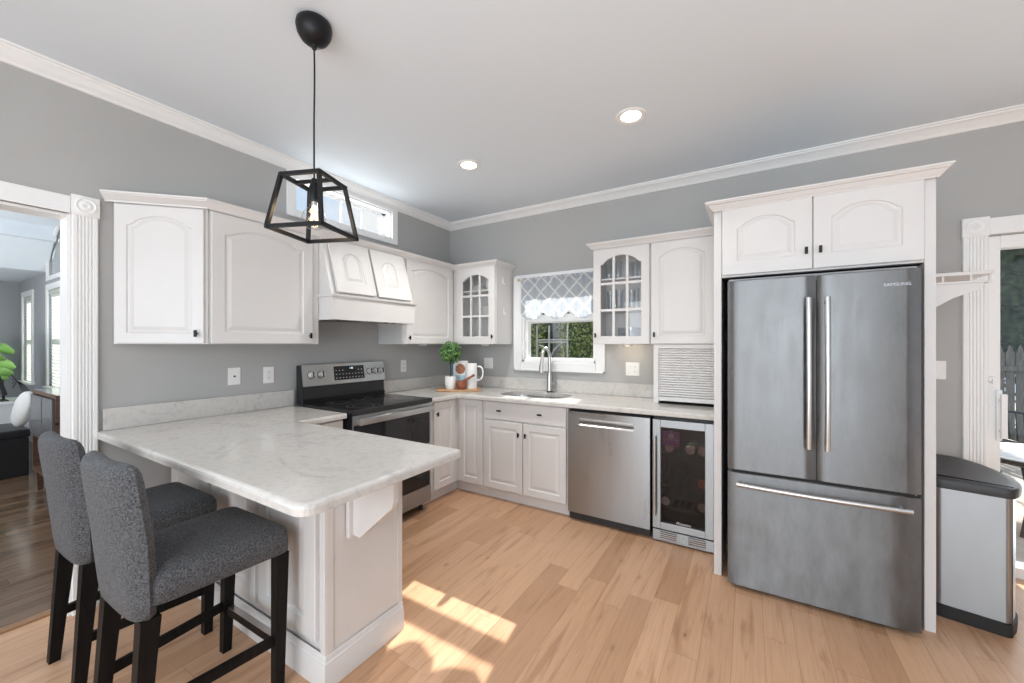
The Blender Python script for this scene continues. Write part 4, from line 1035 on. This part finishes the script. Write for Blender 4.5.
# ------------------------------------------------------------------ things on the counter corner
BA = R(31.1)
def onboard(u, v): return (.461 + u * math.cos(BA) - v * math.sin(BA), -.406 + u * math.sin(BA) + v * math.cos(BA))
bd = BM()
pl = round_poly([(-.215, -.14), (.205, -.14), (.215, .14), (-.215, .14)], .055, 8)
loft(bd, [[(x, y, z) for x, y in offset_poly(pl, d_)] for z, d_ in ((0, .004), (.003, 0), (.015, 0), (.018, .004))])
tag(obj('cutting_board', bd, 'board', None, (.461, -.406, .9145), (0, 0, BA), smooth=40), 'rounded oak cutting board in the counter corner carrying pot, book and jug', 'cutting board')
BT = .9330
x, y = onboard(-.078, -.060)
tp_ = thing('topiary', 'small round topiary ball plant in a white pot on the cutting board', 'plant', (x, y, BT), 0)
bm = BM(); lathe(bm, [(.001, 0), (.042, 0), (.048, .010), (.055, .070), (.056, .125), (.051, .125), (.048, .110), (.001, .108)], n=28); obj('pot', bm, 'white', tp_, smooth=40)
bm = BM(); lathe(bm, [(.0475, .1105), (.03, .116), (.001, .118)], n=18); obj('soil', bm, 'soil', tp_)
bm = BM(); tube(bm, [(0, 0, .112), (.002, 0, .17), (0, 0, .30)], .008, 8); obj('stem', bm, 'bark', tp_, smooth=50)
bm = BM(); zc = .358
rng = random.Random(3)
for k in range(620):
    zz = rng.uniform(-1, 1); th = rng.uniform(0, 2 * PI); rr = math.sqrt(1 - zz * zz); n_ = Vector((rr * math.cos(th), rr * math.sin(th), zz))
    rad = .100 + rng.uniform(-.012, .014); p_ = n_ * rad + Vector((0, 0, zc))
    t1 = n_.cross(Vector((rng.uniform(-1, 1), rng.uniform(-1, 1), rng.uniform(-1, 1)))).normalized(); nn = (n_ + .8 * Vector((rng.uniform(-1, 1), rng.uniform(-1, 1), rng.uniform(-.6, 1)))).normalized(); t2 = nn.cross(t1).normalized(); t1 = t2.cross(nn)
    a_, b_ = .013, .0085
    vs = [bm.verts.new(p_ + q) for q in (-t1 * a_, t2 * b_ - nn * .002, t1 * a_, -t2 * b_ - nn * .002)]; bm.faces.new(vs)
lathe(bm, [(.001, zc - .09), (.064, zc - .064), (.09, zc), (.064, zc + .064), (.001, zc + .09)], n=16, mi=1)
obj('foliage', bm, ['green', 'dgreen'], tp_)
x, y = onboard(-.006, .074)
bk = thing('cookbook', 'upright cookbook with blue spine and bread picture on the cutting board', 'book', (x, y, BT), BA + R(-10))
bw, bh, btk = .168, .272, .030
bm = BM(); box(bm, -bw / 2, -bw / 2 + .004, -btk / 2, btk / 2, 0, bh, .001); box(bm, -bw / 2 + .004, bw / 2, -btk / 2, -btk / 2 + .003, 0, bh); box(bm, -bw / 2 + .004, bw / 2, btk / 2 - .003, btk / 2, 0, bh); obj('cover', bm, 'paper', bk)
bm = BM(); box(bm, -bw / 2 - .0006, -bw / 2 - .0001, -btk / 2, btk / 2, .03, bh); box(bm, -bw / 2, -bw / 2 + .022, -btk / 2 - .0006, -btk / 2 - .0001, .03, bh); obj('spine', bm, 'bluecover', bk)
bm = BM(); box(bm, -bw / 2 + .0045, bw / 2 - .004, -btk / 2 + .0035, btk / 2 - .0035, .003, bh - .003); obj('pages', bm, 'cloth', bk)
bm = BM(); lathe(bm, [(.001, -.0012), (.050, -.0012), (.052, -.0001)], (.012, -btk / 2, .190), 24, 'y'); obj('cover_picture', bm, 'bread', bk)
bm = BM(); box(bm, -.045, bw / 2 - .003, -btk / 2 - .0008, -btk / 2 - .0001, .055, .125); obj('cover_band', bm, 'sky_cover', bk)
x, y = onboard(.120, -.005)
jg = thing('pitcher', 'tall white cylindrical pitcher with loop handle on the cutting board', 'pitcher', (x, y, BT), BA)
bm = BM(); lathe(bm, [(.001, 0), (.058, 0), (.061, .006), (.057, .235), (.058, .250), (.053, .250), (.052, .02), (.001, .015)], n=32); obj('body', bm, 'white', jg, smooth=40)
bm = BM(); tube(bm, catmull([(.056, 0, .215), (.088, 0, .218), (.112, 0, .190), (.116, 0, .145), (.100, 0, .098), (.058, 0, .078)], 6), .0075, 10); obj('handle', bm, 'white', jg, smooth=60)
x, y = onboard(.034, -.088)
mo = tag(obj('mortar', (lambda b_: (lathe(b_, [(.001, 0), (.036, 0), (.044, .008), (.055, .045), (.054, .078), (.048, .078), (.044, .035), (.001, .018)], n=28), b_)[1])(BM()), 'terra', None, (x, y, BT), smooth=40), 'reddish wooden mortar bowl at the front of the cutting board', 'mortar')
bm = BM()
d0, d1_ = Vector((-.026, -.014, .051)), Vector((.125 * math.cos(BA), .125 * math.sin(BA), .140))
tube(bm, [d0, d0.lerp(d1_, .15), d0.lerp(d1_, .5), d0.lerp(d1_, .85), d0.lerp(d1_, .93), d1_], [.017, .019, .012, .010, .014, .012], 12)
tag(obj('pestle', bm, 'terra', None, (x, y, BT), smooth=60), 'reddish wooden pestle leaning out of the mortar', 'pestle')

# ------------------------------------------------------------------ counter stools
def stool():
    t_ = thing('counter_stool', 'grey tweed counter stool nearest the camera', 'stool', (0, 0, 0), 0, 'stools at the peninsula')
    hw = .218
    def rr(cx, cy, w2, d2, r=.05, n=6): return round_poly([(cx - w2, cy - d2), (cx + w2, cy - d2), (cx + w2, cy + d2), (cx - w2, cy + d2)], r, n)
    bm = BM(); L = []
    for z, e in ((.540, .012), (.545, .002), (.590, 0), (.618, .004), (.636, .016), (.645, .045), (.648, .09)):
        L.append([(x * (1 + .085 * y / .238), y, z) for x, y in rr(0, .022, .214 - e * .8, .216 - e * .8, .045)])
    loft(bm, L); obj('seat', bm, 'fabric', t_, smooth=70)
    bm = BM(); L = []; n = 10
    def section(z, wv, tv, y0, bow):
        lp = []
        m_ = 20
        front, back = [], []
        for k in range(m_ + 1):
            u = -1 + 2 * k / m_; x = u * wv
            e = (max(0, 1 - abs(u) ** 6)) ** .5
            yc = y0 + bow * (u * u)
            front.append((x, yc + tv / 2 * e, z)); back.append((x, yc - tv / 2 * e, z))
        return back + front[::-1][1:-1]
    zs = [(.500, .78, .055), (.505, .82, .068), (.56, .85, .076), (.65, .87, .080), (.75, .88, .080), (.85, .885, .078), (.93, .885, .076), (.962, .88, .070), (.980, .865, .056), (.990, .83, .034), (.993, .78, .012)]
    for z, wf, tv in zs:
        lean = .010 - .056 * max(0, (z - .5) / .48) ** 1.2
        crown = 0
        L.append(section(z + .006 * (z > .9), hw * wf * 1.03, tv, -.205 + lean, .020 * min(1, (z - .45) / .3)))
    # dip the top edge slightly at the middle-sides like the photo's saddle top
    loft(bm, L); obj('backrest', bm, 'fabric', t_, smooth=70)
    for sx_ in (-1, 1):
        xf = sx_ * (hw - .018); xr = sx_ * .158
        bm = BM(); hexa(bm, [(xf + sx_ * .006 - .017, .192 - .017, 0), (xf + sx_ * .006 + .017, .192 - .017, 0), (xf + sx_ * .006 + .017, .192 + .017, 0), (xf + sx_ * .006 - .017, .192 + .017, 0)],
                        [(xf - .021, .205 - .024, .541), (xf + .021, .205 - .024, .541), (xf + .021, .205 + .024, .541), (xf - .021, .205 + .024, .541)]); obj('leg', bm, 'darkwood', t_)
        bm = BM(); hexa(bm, [(xr + sx_ * .012 - .019, -.222 - .017, 0), (xr + sx_ * .012 + .019, -.222 - .017, 0), (xr + sx_ * .012 + .019, -.222 + .017, 0), (xr + sx_ * .012 - .019, -.222 + .017, 0)],
                        [(xr - .024, -.186 - .026, .502), (xr + .024, -.186 - .026, .502), (xr + .024, -.186 + .026, .502), (xr - .024, -.186 + .026, .502)]); obj('leg', bm, 'darkwood', t_)
        bm = BM(); bar(bm, (xr + sx_ * .004, -.195, .205), (xf + sx_ * .003, .190, .205), .020, .034); obj('stretcher', bm, 'darkwood', t_)
    bm = BM(); bar(bm, (-hw + .045, .196, .190), (hw - .045, .196, .190), .022, .034); ft = obj('footrest', bm, 'darkwood', t_)
    bm = BM(); box(bm, -hw + .048, hw - .048, .184, .208, .2072, .2095); obj('kick_strip', bm, 'nickel', ft, label='flat metal strip on the footrest')
    return t_
st = stool(); st.location = (1.140, -2.838, 0); st.rotation_euler = (0, 0, R(1))
dup(st, (.525, -2.838, 0), R(1), 'grey tweed counter stool farther back, beside the doorway casing')

# ------------------------------------------------------------------ trash can
TC = thing('trash_can', 'stainless step trash can with black lid beside the refrigerator', 'trash can', (3.892, -.385, 0), 0)
base = [(-.150, -.300), (.085, -.352), (.155, -.20), (.165, 0), (.130, .20), (.04, .285), (-.06, .27), (-.140, .10), (-.165, -.12)]
fp = []
corner = round_poly([(-.168, -.295), (.092, -.352)] + [tuple(v) for v in catmull([(.092, -.352), (.160, -.22), (.175, -.02), (.145, .17), (.07, .275), (-.05, .265), (-.13, .12), (-.162, -.06), (-.168, -.295)], 6)[1:-1]], [.05, .018] + [0] * 47, 6)
def fp_off(d_): return offset_poly(corner, d_)
bm = BM(); loft(bm, [[(x, y, z) for x, y in fp_off(d_)] for z, d_ in ((0, .006), (.004, .002), (.062, .000), (.064, .006))]); obj('base_ring', bm, 'rubber', TC, smooth=40)
bm = BM(); loft(bm, [[(x, y, z) for x, y in fp_off(d_)] for z, d_ in ((.0645, .008), (.650, .006))]); obj('body', bm, 'can', TC, smooth=40)
bm = BM(); loft(bm, [[(x, y, z) for x, y in fp_off(d_)] for z, d_ in ((.6505, -.004), (.654, -.010), (.688, -.012), (.697, -.008), (.702, .004), (.7035, .03))]); obj('lid', bm, 'blackp', TC, smooth=40)
bm = BM(); box(bm, .172, .205, -.06, .0, .012, .022, .004); obj('pedal', bm, 'nickel', TC)

# ------------------------------------------------------------------ white shelf on the side of the fridge surround
SH = thing('wall_shelf', 'small white gallery shelf with curved bracket on the side of the fridge surround', 'shelf', (3.7015, -.600, 0), 0)
bm = BM(); box(bm, 0, .278, 0, .55, 1.722, 1.740, .003); obj('shelf_board', bm, 'cab', SH)
bm = BM(); box(bm, 0, .272, .004, .016, 1.681, 1.693, .002); box(bm, .260, .272, .016, .55, 1.681, 1.693, .002)
for x, y in ((.10, .010), (.20, .010), (.266, .010), (.266, .20), (.266, .40)): box(bm, x - .004, x + .004, y - .004, y + .004, 1.693, 1.7215)
obj('gallery_rail', bm, 'cab', SH)
prf = [(0, 1.680), (.245, 1.680), (.243, 1.665), (.235, 1.652), (.215, 1.640), (.18, 1.626), (.14, 1.610), (.11, 1.590), (.085, 1.572), (.05, 1.552), (.02, 1.520), (0, 1.505)]
for y0 in (.006, .50):
    bm = BM(); prism(bm, prf, y0, y0 + .02, 'y'); obj('bracket', bm, 'cab', SH)

# ------------------------------------------------------------------ side room furniture
BC = thing('bar_cabinet', 'walnut bar cabinet with grey door, wine rack and glass rack seen through the doorway', 'cabinet', (-2.83, -2.66, 0), 0)
bw, bd_ = .85, .37
bm = BM()
box(bm, 0, bw, 0, bd_, .915, .944, .003); box(bm, 0, .025, 0, bd_, .20, .915); box(bm, bw - .03, bw, 0, .03, .20, .915); box(bm, bw - .03, bw, bd_ - .03, bd_, .20, .915); box(bm, .025, bw - .03, bd_ - .015, bd_, .20, .915); box(bm, .025, bw, 0, bd_, .20, .225); box(bm, .025, bw, .0, bd_, .52, .54); box(bm, .45, .47, 0, bd_ - .016, .225, .915); box(bm, .47, bw, 0, bd_, .70, .715)
obj('body', bm, 'walnut', BC)
bm = BM(); box(bm, .03, .445, -.016, -.001, .545, .908, .002); box(bm, .475, bw - .035, -.016, -.001, .545, .908, .002); obj('door', bm, 'slate', BC)
bm = BM(); box(bm, .01, bw - .01, .01, bd_ - .01, .9442, .9455); obj('glass_top', bm, 'cabtop', BC)
bm = BM()
for z in (.30, .37, .44): 
    for x in [.05 + .08 * k for k in range(10)]: box(bm, x, x + .01, .02, bd_ - .03, z, z + .008)
obj('wine_rack', bm, 'walnut', BC)
for (x, y) in ((.04, .04), (bw - .04, .04), (.04, bd_ - .04), (bw - .04, bd_ - .04)):
    bm = BM(); hexa(bm, [(x - .016, y - .016, 0), (x + .016, y - .016, 0), (x + .016, y + .016, 0), (x - .016, y + .016, 0)], [(x - .025, y - .025, .1995), (x + .025, y - .025, .1995), (x + .025, y + .025, .1995), (x - .025, y + .025, .1995)]); obj('leg', bm, 'walnut', BC)
for k, (x, y) in enumerate(((-2.03, -2.57), (-2.03, -2.46), (-2.13, -2.52))):
    bm = BM(); lathe(bm, [(.001, 0), (.030, 0), (.030, .002), (.004, .006), (.003, .075), (.02, .09), (.034, .13), (.030, .165), (.029, .165), (.032, .13), (.001, .085)], n=18)
    tag(obj('wine_glass', bm, 'wineglass', None, (x, y, .7155), smooth=50), 'clear wine glass on the glass shelf of the walnut bar cabinet', 'glass', 'wine glasses in the bar cabinet')
dc = thing('branch_ornament', 'silvery branch ornament on a black base on top of the bar cabinet', 'ornament', (-2.10, -2.50, .9460), 0)
bm = BM(); lathe(bm, [(.001, 0), (.03, 0), (.035, .02), (.015, .03), (.03, .045), (.02, .06), (.001, .06)], n=16); lathe(bm, [(.001, 0), (.03, 0), (.035, .02), (.015, .03), (.001, .04)], (-.10, .02, 0), n=16); obj('base', bm, 'black', dc, smooth=50)
bm = BM()
for a_, l_, zz in ((2.8, .26, .10), (2.4, .20, .16), (.4, .25, .12), (3.4, .22, .06), (.9, .20, .20), (5.2, .15, .18)):
    tube(bm, catmull([(0, 0, .055), (.4 * l_ * math.cos(a_), .25 * l_ * math.sin(a_), .06 + zz * .3), (l_ * math.cos(a_), .5 * l_ * math.sin(a_), .06 + zz)], 5), [.012 - .0009 * k for k in range(11)], 7)
obj('branch', bm, 'nickel', dc, smooth=60)
bm = BM(); tube(bm, catmull([(.02, 0, .05), (.04, .0, .16), (.0, .0, .22), (.06, .0, .26)], 5), [.016 - .0006 * k for k in range(16)], 8); obj('driftwood', bm, 'board', dc, smooth=60)
bm = BM(); prism(bm, [(-.17, 0), (.17, 0), (.06, .045), (.0, .075), (-.05, .06)], -.05, .05, 'y'); tag(obj('napkin', bm, 'cloth', None, (-2.52, -2.46, .9460), smooth=20), 'white folded napkin on the bar cabinet top', 'napkin')
OT = thing('ottoman', 'black leather storage ottoman on the dark side room floor', 'ottoman', (-3.86, -2.84, 0), 0)
bm = BM(); box(bm, -.33, .33, -.40, .26, 0, .40, .012); obj('box', bm, 'leather', OT)
bm = BM(); box(bm, -.34, .34, -.41, .27, .401, .485, .02); obj('lid', bm, 'leather', OT)
DS = thing('desk', 'white desk with a monitor on it beyond the ottoman', 'desk', (-4.62, -3.05, 0), 0)
bm = BM(); box(bm, -.33, .33, -.6, .60, .68, .71, .004); obj('desk_top', bm, 'white', DS)
bm = BM(); box(bm, -.30, .31, -.58, .58, .0, .679, .003); obj('desk_body', bm, 'white', DS)
MN = thing('monitor', 'black monitor seen edge-on standing on the white desk', 'monitor', (-4.55, -2.70, .7105), 0)
o = obj('screen', (lambda b_: (box(b_, -.30, .30, -.018, .018, 0, .62, .008), b_)[1])(BM()), 'blackp', MN, (0, .05, .085), (R(13), 0, 0))
bm = BM(); box(bm, -.10, .10, -.06, .10, 0, .012, .004); bar(bm, (0, .07, .01), (0, .06, .25), .05, .02); obj('stand', bm, 'blackp', MN)
bm = BM()
for k in range(4):
    tube(bm, catmull([(-.05 + .03 * k, .13, .30 - .05 * k), (-.0 + .03 * k, .17, .22), (.05 * k, .22 + .01 * k, .08), (.12, .24 - .02 * k, .010), (.20, .20 - .02 * k, .012)], 6), .0035, 6)
tag(obj('cable', bm, 'rubber', None, (-4.52, -2.70, .7105), smooth=60), 'tangle of black cables hanging behind the monitor', 'cable')
PLW = BM()
L = []
for k in range(9):
    t = -1 + 2 * k / 8; s = max(.02, (1 - abs(t) ** 2.2)) ** .5
    L.append([(.15 * t, .19 * s * math.copysign(abs(math.cos(a_)) ** .7, math.cos(a_)), .07 * s * math.sin(a_)) for a_ in [2 * PI * j / 16 for j in range(16)]])
loft(PLW, L)
tag(obj('pillow', PLW, 'cloth', None, (-3.66, -2.60, .685), (R(78), 0, R(4)), smooth=70), 'white pillow leaning on the black ottoman by the bar cabinet', 'pillow')
PT = thing('potted_plant', 'bright green large-leaved plant in the far corner of the side room', 'plant', (-6.12, -2.53, 0), 0)
bm = BM(); lathe(bm, [(.001, 0), (.13, 0), (.17, .30), (.16, .30), (.15, .27), (.001, .27)], n=20); obj('pot', bm, 'white', PT, smooth=40)
bm = BM(); tube(bm, [(0, 0, .27), (.02, -.01, .8), (0, 0, 1.35)], .015, 8); obj('stem', bm, 'bark', PT, smooth=50)
rng = random.Random(5)
for k in range(14):
    bm = BM(); a_ = k * 2.4; zz = .80 + k * .046; rr = .20 - .004 * k; el = rng.uniform(.1, .6)
    d_ = Vector((math.cos(a_) * math.cos(el), math.sin(a_) * math.cos(el), math.sin(el))); sd = d_.cross(Vector((0, 0, 1))).normalized(); nn = sd.cross(d_); sd, nn = (sd * .45 + nn * .9).normalized(), (nn * .45 - sd * .9).normalized()
    L = []
    for j in range(7):
        t = j / 6; wv = .09 * math.sin(PI * min(1, t * .93 + .05)) ** .7; c_ = Vector((0, 0, zz)) + d_ * (.03 + rr * t) - Vector((0, 0, .06 * t * t))
        L.append([c_ - sd * wv, c_ + nn * -.015, c_ + sd * wv])
    loft(bm, L, close=False, caps=False); lf = obj('leaf', bm, 'lime', PT, smooth=60)
    md = lf.modifiers.new('thickness', 'SOLIDIFY'); md.thickness = .002

# ------------------------------------------------------------------ outside the windows
def leafy(name, m, label, cat, x0, x1, y0, y1, z0, z1, n, a, seed, group=None, core='dgreen'):
    rng = random.Random(seed); bm = BM(); box(bm, x0 + .1, x1 - .1, y0 + .12, y1 - .05, z0, z1 - .1, mi=1)
    for k in range(n):
        p_ = Vector((rng.uniform(x0, x1), y0 + .12 * rng.random() ** 1.5 + .06 * math.sin(rng.uniform(x0, x1) * 7), rng.uniform(z0, z1))) if k % 5 else Vector((rng.uniform(x0, x1), rng.uniform(y0, y1), z1 + rng.uniform(-.1, .05)))
        nn = Vector((rng.uniform(-.8, .8), -1 + rng.uniform(-.4, .6), rng.uniform(-.3, 1))).normalized(); t1 = nn.cross(Vector((rng.uniform(-1, 1), 0, rng.uniform(-1, 1)))).normalized(); t2 = nn.cross(t1)
        s_ = a * rng.uniform(.6, 1.3)
        bm.faces.new([bm.verts.new(p_ + q) for q in (-t1 * s_, t2 * s_ * .55, t1 * s_, -t2 * s_ * .55)])
    return tag(obj(name, bm, [m, core]), label, cat, group)
bm = BM(); box(bm, -12, 14, .15, 16, -.60, -.40); struct('ground_outside', bm, 'paver')
leafy('hedge', 'hedge', 'clipped green hedge outside the sink window, left of the white siding', 'hedge', -3.3, -.32, 3.0, 3.7, -.40, 2.5, 9000, .032, 11, 'hedges outside')
leafy('hedge', 'hedge', 'clipped green hedge outside the sink window, right of the white siding', 'hedge', -.12, 2.6, 3.2, 3.9, -.40, 2.35, 9000, .032, 12, 'hedges outside')
bm = BM()
for k in range(24): prism(bm, [(4.35, -.40 + k * .15), (4.325, -.40 + k * .15), (4.345, -.252 + k * .15), (4.35, -.252 + k * .15)], -6, 2.4, 'x')
tag(obj('neighbour_wall', bm, 'siding'), 'white clapboard house wall beyond the hedges outside the sink window', 'wall')
TR = thing('garden_trellis', 'grey iron garden trellis with curved bars outside the sink window', 'trellis', (0, 1.2, 0), 0)
tx = (.50, .68, .94)
for x in tx:
    bm = BM(); tube(bm, [(x, 0, -.40), (x, 0, 1.62)], .012, 8); obj('post', bm, 'iron', TR)
bm = BM()
for z in (1.40, 1.43): tube(bm, [(tx[0], 0, z), (tx[2], 0, z)], .008, 8)
obj('cross_bar', bm, 'iron', TR)
bm = BM(); tube(bm, [(tx[0] + .02 + .20 * math.sin(t), 0, 1.10 + .26 * math.cos(t)) for t in [PI / 2 * k / 10 for k in range(11)]], .008, 8); tube(bm, [(tx[2] - .25 * math.sin(t), 0, 1.10 + .30 * math.cos(t) - .0) for t in [PI / 2 * k / 10 for k in range(11)]], .008, 8)
tube(bm, [(tx[2] - .12, 0, .95), (tx[2] - .07, 0, 1.08), (tx[2], 0, 1.12)], .008, 8); obj('curved_bar', bm, 'iron', TR)
# garden beyond the sliding door
FN = thing('wood_fence', 'weathered picket-top board fence behind the patio', 'fence', (0, 6.6, -.40), 0)
for k in range(34):
    x = 5.2 + k * .115; bm = BM(); prism(bm, [(x, 0), (x + .098, 0), (x + .098, 1.62), (x + .075, 1.66), (x + .075, 1.70), (x + .049, 1.76), (x + .023, 1.70), (x + .023, 1.66), (x, 1.62)], 0, .02, 'y'); obj('picket', bm, 'fence', FN)
bm = BM(); box(bm, 5.15, 9.2, -.04, -.001, 1.32, 1.40); box(bm, 5.15, 9.2, -.04, -.001, .25, .33); obj('rail', bm, 'fence', FN)
def evergreen(x, y, h, r, seed, label):
    rng = random.Random(seed); t_ = thing('evergreen_tree', label, 'tree', (x, y, -.40), 0, 'evergreens behind the fence')
    bm = BM(); tube(bm, [(0, 0, 0), (0, 0, h * .95)], [.14, .03], 8); obj('trunk', bm, 'bark', t_)
    bm = BM(); lathe(bm, [(.05, h * .12), (r * .62, h * .16), (r * .42, h * .5), (r * .18, h * .8), (.02, h * .97)], n=14)
    for k in range(3600):
        t = rng.random() ** .8; z = h * (.10 + .9 * t); rad = r * (1 - t) ** .8 * (.35 + .65 * rng.random()) + .05; a_ = rng.uniform(0, 2 * PI)
        d_ = Vector((math.cos(a_), math.sin(a_), -.25)); p_ = Vector((rad * math.cos(a_), rad * math.sin(a_), z - rad * .25)); sd = Vector((-math.sin(a_), math.cos(a_), rng.uniform(-.4, .4)))
        l_, w_ = rng.uniform(.15, .32), rng.uniform(.04, .09)
        bm.faces.new([bm.verts.new(p_ + q) for q in (-d_ * l_, sd * w_, d_ * l_ + Vector((0, 0, -.05)), -sd * w_)])
    obj('foliage', bm, 'ever', t_)
evergreen(7.3, 9.2, 8.5, 1.7, 1, 'tall dark evergreen behind the fence, seen through the glass door')
evergreen(11.2, 9.8, 9.5, 1.8, 2, 'dark evergreen behind the fence to the right of the tall one')
evergreen(3.4, 9.4, 8.0, 1.7, 3, 'dark evergreen behind the fence to the left of the tall one')
PTb = thing('patio_table', 'round pale patio table with dark rim on the paved patio', 'table', (5.38, 2.3, -.40), 0)
bm = BM(); lathe(bm, [(.001, .70), (.50, .70), (.52, .715), (.50, .73), (.001, .735)], n=36); obj('table_top', bm, 'siding', PTb, smooth=30)
bm = BM(); lathe(bm, [(.50, .66), (.53, .67), (.53, .698), (.49, .698)], n=36, caps=False); obj('rim', bm, 'black', PTb)
for k in range(4):
    a_ = PI / 4 + k * PI / 2; bm = BM(); tube(bm, [(.42 * math.cos(a_), .42 * math.sin(a_), 0), (.30 * math.cos(a_), .30 * math.sin(a_), .35), (.42 * math.cos(a_), .42 * math.sin(a_), .69)], .018, 8); obj('leg', bm, 'black', PTb, smooth=60)
PCh = thing('patio_chair', 'black metal patio chair behind the patio table', 'chair', (5.75, 3.5, -.40), R(20))
bm = BM(); box(bm, -.24, .24, -.23, .22, .42, .45, .015); obj('seat', bm, 'black', PCh)
bm = BM(); tube(bm, catmull([(-.24, .24, .42), (-.25, .27, .80), (-.15, .29, .93), (.15, .29, .93), (.25, .27, .80), (.24, .24, .42)], 6), .016, 8)
for k in range(5): tube(bm, [(-.16 + .08 * k, .24, .44), (-.16 + .08 * k, .285, .93)], .007, 6)
obj('backrest', bm, 'black', PCh, smooth=60)
for sx_ in (-1, 1):
    for y in (-.2, .2):
        bm = BM(); tube(bm, [(sx_ * .23, y, 0), (sx_ * .21, y, .42)], .014, 8); obj('leg', bm, 'black', PCh)
    bm = BM(); tube(bm, catmull([(sx_ * .24, -.2, .44), (sx_ * .27, -.2, .64), (sx_ * .27, .1, .66), (sx_ * .25, .26, .66)], 5), .014, 8); obj('armrest', bm, 'black', PCh, smooth=60)
